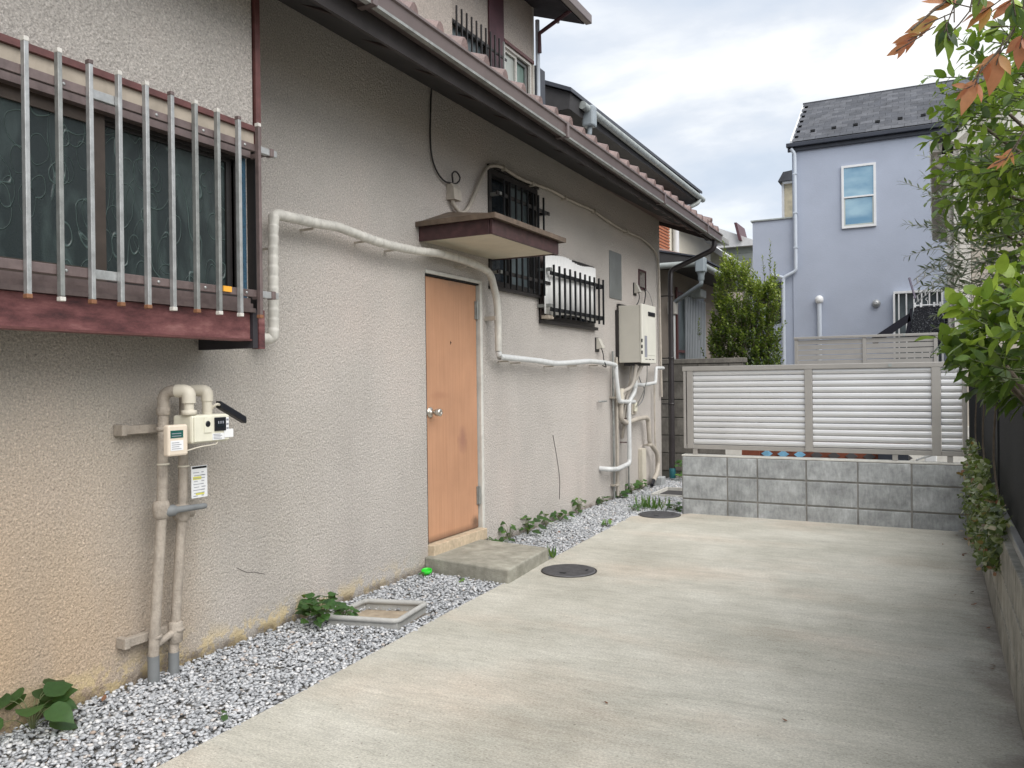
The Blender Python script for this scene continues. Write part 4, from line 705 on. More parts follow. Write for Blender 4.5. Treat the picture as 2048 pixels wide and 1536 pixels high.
MB().tube(round_path([(0, 11.30, 2.62), (0, 11.30, 2.55), (-.5, 11.7, 2.36), (-.54, 11.72, 2.3), (-.54, 11.72, .5)], .05), .032, 12).build('downpipe', BLUG, n1); MB().tube([(-.54, 11.72, 2.25), (-.54, 11.72, .5)], .038, 12).build('white_downpipe', WPNT, n1); MB().bbox(-.60, -.48, 11.66, 11.78, 2.18, 2.36, .004).build('pipe_box', BEIGT, n1)
wn = MB().box(-.60, -.585, 12.05, 13.75, 1.3, 2.58).build('window', FROST, n1); MB().box(-.585, -.56, 12.02, 12.08, 1.25, 2.62).box(-.585, -.56, 12.08, 12.45, 2.5, 2.56).box(-.585, -.56, 12.08, 12.45, 1.62, 1.66).build('frame', REDT, wn)
for k in range(13): MB().box(-.56, -.54, 12.44+k*.098, 12.485+k*.098, 1.40, 2.52).build('louvre', LOUV, wn)
MB().bbox(-.60, -.38, 12.75, 13.1, 2.52, 2.66, .02).build('lamp_box', GREYG, n1); 
# neighbour: taller house behind
n2 = thing('neighbour_house', 'taller brown-roofed house behind the tiled roof with a grey gutter', 'house', (-2.6, 12, 0))
MB().box(-7, -2.6, 12.0, 18.95, 0, 5.6).build('wall', CRMW, n2); MB().box(-2.6, -2.57, 17.5, 18.33, 3.6, 5.4).build('brick_band', plain('pale_joint', (.55, .48, .42), .8), n2)
br_ = MB().box(-2.57, -2.545, 17.5, 18.33, 0, .045).mesh('brick', BRKO)
for k in range(26): o = link('brick', br_, n2); o.location = Vector((0, 0, 3.62+k*.072))-n2.location
MB().prism([(-2.15, 5.50), (-2.12, 5.74), (-5.5, 7.2), (-5.5, 5.5)], 1, 11.62, 19.5).build('roof', DKW, n2); MB().prism([(-2.08, 5.74), (-2.08, 5.80), (-5.5, 7.3), (-5.5, 7.2)], 1, 11.55, 19.55).build('roof_sheet', SLATE, n2)
MB().tube([(-2.08, 12.0, 5.66), (-2.08, 19.6, 5.60)], .065, 12).build('gutter', GREYG, n2)
MB().bbox(-2.18, -1.98, 12.2, 12.4, 5.38, 5.72, .03).build('hopper', BLUG, n2); MB().tube(round_path([(-2.08, 12.3, 5.4), (-2.08, 12.3, 5.25), (-2.55, 12.3, 5.05), (-2.55, 12.3, 4.8)], .05), .04, 10).build('downpipe', BLUG, n2); MB().tube(round_path([(-2.08, 19.3, 5.58), (-2.1, 19.2, 5.45), (-2.5, 18.9, 5.2)], .05), .05, 10).build('downpipe', GREYG, n2)
MB().tube([(-2.5, 18.7, 5.2), (-2.5, 18.7, 2.5)], .07, 10).build('white_downpipe', WPNT, n2); MB().box(-7, -2.599, 11.97, 11.999, 0, 5.6).build('end_wall', plain('brown_gable', (.14, .12, .10), .8), n2)
# cream house
n3 = thing('cream_house', 'cream rendered house with white eaves beyond the low neighbour house', 'house', (-2.6, 20, 0))
MB().box(-6, -2.6, 19.05, 22.4, 0, 5.1).build('wall', CRMW, n3); MB().prism([(-2.22, 5.02), (-2.22, 5.08), (-6, 6.3), (-6, 5.02)], 1, 19.0, 22.75).build('roof', SLATE, n3); MB().box(-2.6, -2.30, 19.0, 22.7, 4.95, 5.019).build('soffit', WPNT, n3)
MB().bbox(-2.32, -2.16, 18.9, 22.78, 4.94, 5.10, .02).build('gutter', CAPM, n3)
for y in (19.6, 21.4): MB().box(-2.52, -2.44, y, y+.25, 4.945, 4.9495).build('soffit_vent', DKW, n3)
wg = MB().box(-6, -2.10, 23.0, 25, 0, 4.0).prism([(-6, 4.0), (-2.1, 4.0), (-2.1, 4.45), (-2.8, 4.95), (-6, 4.95)], 1, 23.0, 25).build('wing', plain('cream_siding', (.50, .49, .40), .7), n3)
for k in range(9): MB().box(-3.2, -2.10, 22.985, 22.998, 3.0+k*.22, 3.205+k*.22 if k < 6 else 3.19+k*.22).build('siding_board', bpy.data.materials['cream_siding'], wg) if k < 7 else None
MB().prism([(-3.0, 5.10), (-1.85, 4.27), (-1.85, 4.42), (-3.0, 5.28)], 1, 22.7, 25).build('wing_roof', WPNT, n3)
n4 = thing('grey_house', 'far grey-sided house with a pale metal roof left of the blue house', 'house', (-4, 32, 0))
MB().box(-9, -3.35, 32, 38, 0, 6.5).build('wall', GSID, n4); MB().prism([(-3.0, 6.35), (-3.0, 6.45), (-4.6, 7.15), (-9, 7.15), (-9, 6.35)], 1, 31.7, 38).build('roof', PROOF, n4)
MB().prism([(-3.75, 6.55), (-3.65, 6.55), (-3.82, 7.25), (-3.92, 7.25)], 1, 31.5, 33).build('gable_edge', PIL, n4)
for k in range(10): MB().box(-5.5, -3.36, 31.98, 31.998, 4.2+k*.24, 4.2+k*.24+.225).build('siding_board', GSID, n4)
n5 = thing('cream_tower', 'narrow cream building peeking out left of the blue house roof', 'building', (-.8, 24, 0)); MB().box(-1.02, 2, 24.6, 28, 0, 6.95).build('wall', plain('cream_wall', (.60, .53, .38), .7), n5); MB().box(-1.02, -.95, 24.57, 24.598, 0, 6.9).build('corner_trim', WPNT, n5); MB().prism([(-1.1, 6.96), (2, 6.96), (2, 7.5), (-.95, 7.22)], 1, 24.4, 28).build('roof', SHG, n5); MB().tube([(-.98, 24.5, 6.93), (2, 24.5, 6.93)], .05, 8).build('gutter', WPNT, n5)
# ------------------------------------------------------------------ blue house (local coordinates, turned slightly)
bh = thing('blue_house', 'pale blue two-storey house with dark shingle roof beyond the fences', 'house', (0, 19.5, 0), local=True); bh.rotation_euler.z = .022
m = MB(); vs0 = [(0.03, 5.5)]
MB().box(.03, 7, 0, 7, -.1, 6.55).build('wall', BLUE, bh)
MB().box(-.88, .029, .03, 7, -.1, 4.92).build('side_wing', BLUE, bh); MB().box(-.92, .029, -.01, 7, 4.921, 4.95).build('wing_coping', GREYG, bh)
rf = MB().prism([(-.05, 6.62), (-.05, 6.56), (3.2, 6.56), (3.2, 8.28), (2.55, 8.28)], 0, .045, 7); rf = rf.build('roof', SHG2, bh)
hgt = 8.3-6.66; run = 2.55; ln = math.hypot(hgt, run); rows = 15; ang = math.atan2(hgt, run)
sh = MB().bbox(0, .258, 0, ln/rows+.02, 0, .012, .003); shm = [sh.mesh('shingle', SHG), sh.mesh('shingle', SHG2), sh.mesh('shingle', plain('shingle_light', (.088, .092, .104), .85, var=.3))]
for r in range(rows):
    for k in range(20):
        o = link('shingle', random.choice(shm), rf); o.location = (.02+k*.262+(.13 if r % 2 else 0), -.06+math.cos(ang)*ln*r/rows, 6.645+math.sin(ang)*ln*r/rows+.012)
        o.rotation_euler = (ang-.01, random.uniform(-.004, .004), 0)
MB().prism([(-.10, 6.58), (2.55, 8.28), (2.60, 8.36), (-.12, 6.67)], 0, .0, .035).build('rake_trim', WPNT, bh); MB().box(.0, 7, 2.5, 2.62, 8.30, 8.35).build('ridge_cap', SHG2, bh)
MB().bbox(-.08, 7, -.16, -.04, 6.53, 6.62, .01).build('gutter', NAVY, bh); MB().bbox(-.06, 7, -.06, .0, 6.44, 6.53, .01).build('fascia', NAVY, bh)
for k in range(8): MB().box(.40+k*.46, .50+k*.46, .36, .40, 6.96, 7.01).build('snow_guard', BLKM, bh)
w = MB(); a0, a1, z0, z1 = 1.09, 1.80, 4.56, 5.97
for r_ in ((a0, a1, z0, z0+.05), (a0, a1, z1-.05, z1), (a0, a0+.05, z0+.05, z1-.05), (a1-.05, a1, z0+.05, z1-.05), (a0+.05, a1-.05, 5.235, 5.27)): w.box(r_[0], r_[1], -.05, .02, r_[2], r_[3])
w = w.build('window', WPNT, bh); MB().box(a0+.05, a1-.05, -.02, -.012, z0+.05, 5.235).build('pane', SKYG, w); MB().box(a0+.05, a1-.05, -.025, -.017, 5.27, z1-.05).build('pane', SKYG, w); MB().box(a0+.06, a1-.06, -.035, -.025, 5.225, 5.236).build('sash_bar', BLKM, w)
MB().box(a0+.05, a0+.075, -.033, -.025, z0+.05, 5.22).box(a1-.075, a1-.05, -.033, -.025, z0+.05, 5.22).box(a0+.07, a1-.07, -.033, -.025, z0+.05, z0+.085).build('inner_sash', PALEG, w)
MB().tube(round_path([(.02, -.1, 6.5), (.10, -.07, 6.38), (.10, -.07, 3.68), (-.18, -.07, 3.54), (-.18, -.07, 0)], .06), .04, 10).build('downpipe', PBLUE, bh); MB().tube(round_path([(-.18, -.07, 3.54), (-.42, -.03, 3.62), (-.42, .02, 3.64)], .05), .04, 10).build('downpipe_branch', PBLUE, bh)
for z in (5.9, 5.0, 4.2): MB().box(.055, .145, -.115, .0, z, z+.03).build('pipe_clip', PBLUE, bh)
MB().box(-.6, -.25, .01, .029, 2.5, 3.45).build('side_window', DGL, bh)
MB().tube([(.60, -.08, 2.95), (.60, -.08, .5)], .05, 12).build('vent_pipe', PBLUE, bh); MB().lathe((.60, -.08, 2.9), (0, 0, 1), [(.05, 0), (.08, .02), (.092, .08), (.08, .14), (.04, .175), (.01, .18)], 16).build('vent_cap', WPNT, bh)
MB().lathe((1.78, 0, 2.84), (0, -1, 0), [(.09, 0), (.09, .03), (.07, .08), (.03, .11)], 16).build('round_vent', ALU, bh)
def barred(x0, x1, z0, z1, pane, n):
    w = MB().box(x0, x1, -.012, 0, z0, z1).build('window', pane, bh); f_ = MB()
    for r_ in ((x0-.03, x1+.03, z0-.05, z0), (x0-.03, x1+.03, z1, z1+.05), (x0-.04, x0, z0, z1), (x1, x1+.04, z0, z1)): f_.box(r_[0], r_[1], -.16, -.0, r_[2], r_[3])
    f_.build('frame', WPNT, w); 
    for k in range(n): MB().box(x0+(k+.5)*(x1-x0)/n-.014, x0+(k+.5)*(x1-x0)/n+.014, -.15, -.12, z0, z1).build('window_bar', WPNT, w)
barred(2.16, 3.05, .9, 3.02, FROST, 6); barred(3.25, 4.1, 1.45, 3.02, FROST, 6); MB().box(3.3, 3.6, -.02, -.013, 2.6, 2.95).build('window', SKYG, bh)  # small extra panel carries the painted sky reflection over the frosted pane
# ------------------------------------------------------------------ beige gabled house (right)
gh = thing('beige_house', 'beige-sided house with white gable at the right edge behind the foliage', 'house', (3.1, 10.5, 0))
MB().box(3.14, 9, 10.52, 17, -.1, 3.80).build('wall', BEIG, gh); MB().prism([(3.14, 3.80), (9, 3.80), (9, 6.5), (5.9, 6.5), (3.14, 4.0)], 1, 10.52, 17).build('gable', WGAB, gh)
for k in range(16): MB().prism([(10.50, .5+k*.2), (10.519, .5+k*.2), (10.519, .695+k*.2), (10.508, .695+k*.2)], 0, 3.30, 6.5).build('siding_board', BEIG, gh)
MB().bbox(3.125, 3.29, 10.47, 10.519, -.1, 3.79, .004).box(3.18, 3.20, 10.455, 10.47, -.1, 3.79).build('corner_trim', BEIGT, gh); MB().box(3.13, 9, 10.45, 10.519, 3.80, 3.83).build('gable_sill', BEIGT, gh)
MB().prism([(2.93, 3.93), (2.96, 3.88), (3.08, 3.91), (6.0, 6.36), (6.0, 6.48)], 1, 10.25, 17.2).build('roof', SLATE, gh); MB().prism([(3.10, 3.86), (3.14, 3.84), (6.0, 6.25), (6.0, 6.34), (3.10, 3.90)], 1, 10.30, 10.51).build('barge_board', WGAB, gh)
MB().box(3.0, 3.139, 10.4, 17, 3.72, 3.74).build('side_soffit', BEIGT, gh)
MB().prism([(2.885, 3.93), (2.90, 3.79), (3.01, 3.79), (3.02, 3.93), (3.005, 3.93), (2.995, 3.81), (2.92, 3.81), (2.90, 3.93)], 1, 10.45, 17.2).build('gutter', BEIGT, gh); MB().box(2.905, 3.0, 10.45, 10.46, 3.815, 3.92).build('gutter_end', WGAB, gh)
MB().tube(round_path([(2.96, 10.6, 3.79), (2.96, 10.6, 3.68), (3.09, 10.62, 3.60), (3.09, 10.62, 3.4), (3.09, 10.62, 0)], .04), .032, 10).build('downpipe', BEIGT, gh)
tag(MB().box(3.14, 3.7, 9.3, 9.4, 0, 1.25).build('beige_wall_panel', BEIG), 'beige panel strip between the louvre fence and the black fence', 'panel')
# ------------------------------------------------------------------ laundry
dr = thing('laundry_bracket', 'metal drying-pole brackets slanting from the beige house wall', 'bracket', (2.9, 10.9, 2.2))
for z in (0, -.22):
    a = Vector((2.70, 10.75, 2.36+z)); c = Vector((3.10, 10.62, 2.68+z))
    for dz in (0, -.07): MB().tube([a+Vector((0, 0, dz)), c+Vector((0, 0, dz))], .006, 6).build('arm', ALU, dr)
    for k in range(5):
        p = a.lerp(c, k/5+.1); MB().tube([p, p+Vector((0.01, 0, -.07))], .012, 6).build('rung', ALU, dr)
    MB().bbox(3.03, 3.12, 10.58, 10.64, 2.62+z, 2.70+z, .01).build('wall_mount', WPNT, dr)
pl_ = MB().tube([(2.655, 10.8, 2.40), (2.72, 10.72, 2.14)], .012, 8).build('drying_pole', plain('violet_pole', (.16, .14, .19), .4)); tag(pl_, 'slanting dark drying pole above the hanging skirt', 'pole')
hg = thing('clothes_hanger', 'white plastic clip hanger holding the speckled skirt', 'hanger', (2.85, 10.72, 2.05)); MB().tube([(2.70, 10.72, 2.055), (3.00, 10.72, 2.055)], .009, 8).build('hanger_bar', WPNT, hg); MB().tube(spline([(2.85, 10.72, 2.06), (2.85, 10.72, 2.10), (2.83, 10.72, 2.125), (2.85, 10.72, 2.145)], .01), .004, 6).build('hook', WPNT, hg)
for x in (2.715, 2.78, 2.92, 2.985): MB().bbox(x-.012, x+.012, 10.70, 10.74, 2.03, 2.085, .004).build('clip', WPNT, hg)
sk = MB(); vs_ = []; nx = 24; nz = 6
for j in range(nz+1):
    t_ = j/nz; wd = .14+.085*t_
    for side in (0, 1):
        for i in range(nx+1):
            u = i/nx*2-1; vs_.append((2.85+u*wd, 10.72+(.02+.03*t_)*(-1 if side == 0 else 1)*math.sqrt(max(0, 1-u*u))+.008*math.sin(i*1.9)*t_, 2.04-t_*.50))
fs = []; st = 2*(nx+1)
for j in range(nz):
    for side in (0, 1):
        for i in range(nx):
            a = j*st+side*(nx+1)+i; fs.append((a, a+1, a+1+st, a+st))
sk.add(vs_, fs, True); tag(sk.build('skirt', CLOTH), 'black speckled skirt hanging from the white clip hanger', 'skirt')
for (pp, lab) in (([(2.20, 1.66), (2.655, 1.97), (2.67, 1.88), (2.28, 1.60)], 'dark cloth stretched diagonally down to the left of the skirt'), ([(3.00, 2.05), (3.02, 2.05), (3.13, 1.66), (3.05, 1.66)], 'narrow dark trousers leg hanging right of the skirt'), ([(2.66, 2.02), (2.69, 2.03), (2.66, 1.66), (2.60, 1.66)], 'narrow dark sleeve hanging against the left side of the skirt')):
    tag(MB().prism(pp, 1, 10.73, 10.745).build('garment', DCL), lab, 'garment')
# ------------------------------------------------------------------ foliage
def leaf_tpl(kind):
    if kind == 'broad': st = [(0, .0), (.12, .30), (.35, .5), (.62, .44), (.85, .22), (1, 0)]
    elif kind == 'narrow': st = [(0, .0), (.25, .42), (.6, .5), (1, 0)]
    elif kind == 'lance': st = [(0, 0.0), (.2, .34), (.45, .5), (.7, .36), (1, 0)]
    elif kind == 'heart': st = [(-.08, .20), (.02, .40), (.22, .52), (.48, .46), (.74, .26), (1, 0)]
    else: st = [(0, .0), (.3, .5), (.7, .45), (1, .0)]
    V = []; Fc = []
    for s_, w_ in st: V += [(s_, 0, 0), (s_, w_, 1), (s_, -w_, 1)]
    for i in range(len(st)-1):
        a = i*3; b_ = a+3; Fc += [(a, b_, b_+1, a+1), (a, a+2, b_+2, b_)]
    return np.array(V, float), np.array(Fc)
def leaves_mesh(name, items, kind, mat, fold=.12, curl=.25):
    """items: (pos, direction, normal hint, length, width, rnd)"""
    V0, F0 = leaf_tpl(kind); n = len(items); P = np.array([i[0] for i in items]); D = np.array([i[1] for i in items], float); U = np.array([i[2] for i in items], float)
    Ls = np.array([i[3] for i in items])[:, None]; Wd = np.array([i[4] for i in items])[:, None]; rd = np.array([i[5] for i in items])
    D /= np.linalg.norm(D, axis=1)[:, None]+1e-9; Sd = np.cross(U, D); Sd /= np.linalg.norm(Sd, axis=1)[:, None]+1e-9; Nn = np.cross(D, Sd)
    cu = curl*rng.uniform(.3, 1.5, (n, 1)); s_ = V0[None, :, 0]; w_ = V0[None, :, 1]; e_ = V0[None, :, 2]
    wv = .05*np.sin(s_*9+rng.uniform(0, 6, (n, 1)))
    al = s_*Ls; sd_ = w_*Wd; nm = e_*fold*np.abs(w_)*2*Wd*.5-cu*s_**2*Ls+wv*Wd*e_
    V = P[:, None]+al[..., None]*D[:, None]+sd_[..., None]*Sd[:, None]+nm[..., None]*Nn[:, None]
    k = len(V0); Fc = (F0[None]+np.arange(n)[:, None, None]*k).reshape(-1, 4); me = bpy.data.meshes.new(name)
    me.from_pydata(V.reshape(-1, 3).tolist(), [], Fc.tolist()); me.polygons.foreach_set('use_smooth', [True]*len(Fc)); at = me.attributes.new('rnd', 'FLOAT', 'POINT'); at.data.foreach_set('value', np.repeat(rd, k).astype(np.float32)); me.materials.append(mat); me.update(); return me
CAMP = Vector((2.92, 0, 1.21))
def px(p):
    d = Vector(p)-CAMP; t = d.dot(F)
    if t < .1: return None
    return (512+800*d.dot(Rr)/t, 384-800*d.dot(Uu)/t, t)
def foliage(parent, items, kind, mat, singles=0, name='foliage', minpx=9, **kw):
    vis = []; rest = []
    for it in items:
        q = px(it[0])
        if singles and q and -10 < q[0] < 1034 and -20 < q[1] < 780 and it[3]*800/q[2] >= minpx: vis.append((-it[3]/q[2], it))
        else: rest.append(it)
    vis.sort(key=lambda a: a[0]); rest += [v[1] for v in vis[singles:]]
    for _, it in vis[:singles]:
        loc = Vector(it[0]); me = leaves_mesh('leaf', [((0, 0, 0),)+tuple(it[1:])], kind, mat, **kw); o = link('leaf', me, parent); o.location = loc-(parent.location if parent.type == 'EMPTY' else Vector())
    if rest: link(name, leaves_mesh(name, rest, kind, mat, **kw), parent, kind='stuff')
def rv(s=1): return Vector(rng.normal(0, s, 3))
def shoot(base, dirv, length, nleaf, ll, ww, items, stems, r0=.003, bend=.3, up=.4, rnd=(0, 1), tip=.3, spread=.9, start=.15):
    """a twig with leaves; returns path"""
    P = [Vector(base)]; d = Vector(dirv).normalized(); n = 6
    for i in range(n):
        d = (d+rv(bend*.25)+Vector((0, 0, up*.08))).normalized(); P.append(P[-1]+d*length/n)
    stems.tube(P, [r0*(1-.7*i/n) for i in range(n+1)], 5, False)
    for k in range(nleaf):
        t = start+(1-start)*(k+.5)/nleaf; i = min(n-1, int(t*n)); p = P[i].lerp(P[i+1], t*n-i); dd = (P[i+1]-P[i]).normalized()
        s = dd.orthogonal().normalized(); s.rotate(Matrix.Rotation(k*2.4+rng.uniform(-.4, .4), 3, dd)); ld = (s*spread+dd*.75+rv(.18)).normalized(); nh = (dd*.6+Vector((0, 0, .9))+rv(.35))
        L = ll*rng.uniform(.7, 1.15)*(1-.25*t); items.append((tuple(p), tuple(ld), tuple(nh), L, ww*L/ll*rng.uniform(.85, 1.1), float(np.clip(rng.uniform(*rnd)+tip*(t-.5), 0, 1))))
    return P
# evergreen bush behind the fence
def bush():
    t = thing('evergreen_bush', 'tall upright evergreen bush between the block wall and the blue house', 'bush', (.6, 11.2, 0)); st = MB(); items = []
    for k in range(5):
        x = .3+k*.15; MB().tube([(.6, 11.2, 0), (x, 11.2+.05*(k-2), .9), (x+.02*(k-2), 11.2, 2.0+.1*(k % 3))], [.045, .03, .012], 8).build('trunk', BARK, t)
    for k in range(1250):
        z = rng.uniform(.9, 2.62)
        wl = .50-.16*max(0, z-1.3)-.12*max(0, z-2.1); wr = .50-.02*max(0, z-1.5)-.30*max(0, z-2.3)
        a = rng.uniform(0, 6.28); r = math.sqrt(rng.uniform(.12, 1)); x = .58+math.cos(a)*r*(wl if math.cos(a) < 0 else wr); y = 11.2+math.sin(a)*r*.42; z += .22*max(0, 1-abs(x-.5)/.25)*(z > 2.3)
        if z > 2.45 and .70 < x < .88: z -= .15
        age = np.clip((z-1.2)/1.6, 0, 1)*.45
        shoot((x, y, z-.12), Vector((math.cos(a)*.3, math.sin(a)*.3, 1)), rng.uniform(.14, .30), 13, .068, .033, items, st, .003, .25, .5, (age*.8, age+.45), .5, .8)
    for x, z0, L in ((.36, 2.6, .5), (.42, 2.5, .3), (.50, 2.5, .40), (.56, 2.55, .45), (.97, 2.55, .52), (.90, 2.5, .36), (1.03, 2.45, .3), (.22, 2.25, .28), (.0, 1.75, .3), (1.1, 2.1, .25)):
        shoot((x, 11.15, z0), (0, 0, 1), L, 26, .055, .022, items, st, .004, .1, .6, (.3, .8), .4, .6)
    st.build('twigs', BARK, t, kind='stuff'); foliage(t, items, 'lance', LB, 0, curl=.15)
bush()
# big-leaved glossy shrub, near right
def cone_limbs(base, targets, r=.016):
    m = MB()
    for tg_ in targets:
        a = Vector(base); b_ = Vector(tg_); mid = a.lerp(b_, .5)+Vector((.08, 0, .05)); m.tube(spline([a, mid, b_], .08), r, 7, False)
    return m
def shrub_glossy():
    t = thing('glossy_shrub', 'shrub with large glossy green leaves leaning over the right-hand fence', 'shrub', (3.4, 3.0, .55)); items = []; st = MB(); tg_ = []
    for k in range(190):
        c = Vector((3.36, 3.02, 1.27)); d = rv().normalized(); r = rng.uniform(.35, 1)**.5; p = c+Vector((d.x*.31*r, d.y*.50*r, d.z*.24*r))
        if p.x > 3.42 or p.z < 1.09 or (p.x < 3.12 and p.z < 1.2): continue
        out = Vector((d.x-.5, d.y*.5-.3, d.z*.5+.25)); tg_.append(p)
        shoot(p, out, rng.uniform(.08, .17), 8, .085, .046, items, st, .0035, .3, .3, (.0+.35*(p.z > 1.3), .55+.4*(p.z > 1.3)), .35, 1.0, .2)
    for p in ((3.06, 2.78, 1.36), (3.04, 2.75, 1.40), (3.08, 2.8, 1.28), (3.09, 2.78, 1.42)): shoot(p, (-.7, -.15, .35), .09, 6, .085, .05, items, st, .003, .2, .2, (.55, .95), .2, 1.0)
    cone_limbs((3.42, 3.05, .4), [tg_[i] for i in range(0, len(tg_), 5)], .009).build('branches', BARK, t); st.build('twigs', STEMG, t, kind='stuff'); foliage(t, items, 'broad', LG, 150, curl=.2)
shrub_glossy()
def shrub_mid():
    t = thing('leafy_tree', 'leafy green tree arching over the fence at the upper right', 'tree', (3.5, 3.6, .55)); items = []; st = MB(); tg_ = []
    for k in range(300):
        c = Vector((3.36, 3.55, 2.08)); d = rv().normalized(); r = rng.uniform(.2, 1)**.5; p = c+Vector((d.x*.32*r, d.y*.6*r, d.z*.46*r))
        if p.x > 3.40: continue
        out = Vector((d.x-.4, d.y*.4-.2, d.z*.6)); tg_.append(p)
        shoot(p, out, rng.uniform(.12, .22), 9, .068, .036, items, st, .003, .35, .2, (.2, .95), .35, .9)
    for p, d in (((3.03, 3.4, 2.31), (-.8, 0, .15)), ((3.05, 3.45, 2.22), (-.9, -.1, -.05)), ((3.02, 3.4, 2.12), (-.8, 0, -.2)), ((3.08, 3.4, 2.38), (-.4, 0, .5)), ((3.05, 3.3, 1.95), (-.6, 0, -.1)), ((3.05, 3.3, 1.86), (-.5, 0, -.2))): shoot(p, d, .13, 9, .07, .038, items, st, .003, .2, .1, (.3, .8), .3, .9)
    MB().tube([(3.5, 3.6, .3), (3.48, 3.6, 1.2), (3.42, 3.58, 2.0)], [.03, .025, .015], 8).build('trunk', BARK, t)
    cone_limbs((3.46, 3.6, 1.5), [tg_[i] for i in range(0, len(tg_), 6)], .006).build('branches', BARK, t); st.build('twigs', STEMG, t, kind='stuff'); foliage(t, items, 'broad', LG, 80, curl=.25)
shrub_mid()
def olive():
    t = thing('olive_tree', 'olive tree with thin silvery leaves reaching out over the driveway', 'olive tree', (3.5, 4.1, .55)); items = []; st = MB(); tg_ = []
    for k in range(230):
        c = Vector((3.36, 4.0, 1.80)); d = rv().normalized(); r = rng.uniform(.1, 1)**.5; p = c+Vector((d.x*.34*r, d.y*.7*r, d.z*.42*r))
        if p.x > 3.42: continue
        tg_.append(p)
        shoot(p, Vector((d.x-.5, d.y*.3, d.z*.6)), rng.uniform(.15, .28), 16, .048, .011, items, st, .0022, .25, 0, (.1, .95), .2, .8)
    for p, d, L in (((3.12, 3.95, 1.89), (-1, -.35, .50), .38), ((3.12, 3.95, 1.80), (-1, -.3, .22), .34), ((3.10, 3.92, 1.60), (-.8, -.2, .35), .22), ((3.1, 3.92, 1.58), (-1, -.1, .1), .24), ((3.12, 3.9, 1.68), (-.8, 0, .0), .25), ((3.1, 3.9, 1.52), (-.8, 0, -.2), .2)): shoot(p, d, L, 22, .05, .011, items, st, .0024, .08, 0, (.3, .95), .3, .7, .35)
    MB().tube([(3.5, 4.1, .3), (3.45, 4.08, 1.1), (3.4, 4.05, 1.7)], [.025, .02, .012], 8).build('trunk', BARK, t); cone_limbs((3.43, 4.08, 1.3), [tg_[i] for i in range(0, len(tg_), 6)], .005).build('branches', BARK, t); st.build('twigs', plain('grey_twig', (.3, .29, .24), .7), t, kind='stuff'); foliage(t, items, 'narrow', LV, 0, curl=.05)
olive()
def copper():
    t = thing('copper_leaf_branch', 'branch with copper-orange and dark green leaves hanging at the top right corner', 'branch', (3.4, 2.1, 2.1)); st = MB(); gi = []; oi_ = []
    main = spline([(3.45, 2.15, 2.12), (3.25, 2.10, 2.10), (3.05, 2.07, 2.08), (2.95, 2.05, 2.05), (2.88, 2.02, 1.99)], .03); st.tube(main, .003, 6)
    def cluster(p, d, n, L, items, w=.36, spread=.55):
        p = Vector(p); d = Vector(d).normalized(); st.tube([p-d*.03, p, p+d*.03], .0015, 5, False)
        for k in range(n):
            a = (k-(n-1)/2)/max(1, n-1)*2*spread; s = Vector((0, -.15, 1)).cross(d).normalized() if abs(d.z) < .9 else Vector((1, 0, 0)); f_ = Vector((0, -1, .15)); dd = d.copy(); dd.rotate(Matrix.Rotation(a, 3, f_)); l = L*(1.25 if items is oi_ else 1.1)*(1-.35*abs(a)/spread)*rng.uniform(.85, 1.1)
            items.append((tuple(p+d*.012*k*.3), tuple(dd+rv(.06)), tuple(Vector((0, -1, .4))+rv(.35)), l, l*w, float(rng.uniform(0, 1))))
    cluster((2.935, 2.05, 2.015), (-1, 0, -.28), 4, .058, oi_); cluster((2.90, 2.04, 1.985), (-1, 0, -.38), 4, .052, oi_); cluster((2.875, 2.03, 1.965), (-1, 0, -.45), 3, .045, oi_); cluster((2.97, 2.05, 2.04), (-.6, 0, .3), 3, .06, oi_)
    cluster((3.045, 2.08, 2.035), (-.8, 0, -.5), 4, .065, oi_, .42); cluster((3.07, 2.08, 2.06), (-.7, 0, .2), 4, .06, oi_, .42)
    cluster((3.055, 2.1, 1.935), (-.25, 0, -1), 3, .075, oi_, .40, .6); cluster((3.035, 2.09, 1.915), (-.7, 0, -.7), 2, .055, oi_, .4); cluster((3.01, 2.08, 1.875), (-.35, 0, -1), 3, .06, oi_, .4, .6); cluster((2.995, 2.08, 1.86), (-1, 0, -.3), 2, .045, oi_)
    cluster((3.10, 2.12, 1.97), (-.2, 0, -1), 3, .06, oi_, .4); cluster((3.07, 2.12, 1.70), (-.8, 0, -.3), 3, .04, oi_, .25); cluster((3.08, 2.12, 1.72), (-.5, 0, -.8), 3, .04, oi_, .25)
    for p, d, n, L in (((2.955, 2.05, 2.01), (-.35, 0, -1), 3, .065), ((2.95, 2.05, 1.99), (.15, 0, -1), 3, .06), ((2.965, 2.05, 2.03), (0, 0, 1), 3, .05), ((3.0, 2.06, 2.05), (.1, 0, .9), 4, .06), ((3.02, 2.06, 2.06), (-.2, 0, -.7), 3, .05), ((3.08, 2.08, 2.03), (.1, 0, -.8), 4, .055)): cluster(p, d, n, L, gi, .42)
    for k in range(16):
        p = (rng.uniform(3.03, 3.3), rng.uniform(2.08, 2.4), rng.uniform(1.86, 2.12)); cluster(p, (-.5, 0, rng.uniform(-.8, .6)), 4, .05, gi if k % 5 else oi_, .42, .8)
    for a, b_ in (((3.10, 2.08, 2.08), (3.055, 2.1, 1.93)), ((3.12, 2.1, 2.08), (3.0, 2.08, 1.87)), ((3.14, 2.12, 1.95), (3.08, 2.12, 1.71)), ((3.0, 2.06, 2.07), (2.95, 2.05, 1.97))): st.tube(spline([a, Vector(a).lerp(Vector(b_), .5)+Vector((.02, 0, 0)), b_], .03), .0018, 5, False)
    st.build('twigs', BARK, t, kind='stuff'); foliage(t, oi_, 'lance', LO, 80, 'orange_foliage', 5, curl=.12, fold=.2); foliage(t, gi, 'lance', LG, 100, 'green_foliage', 5, curl=.2)
copper()
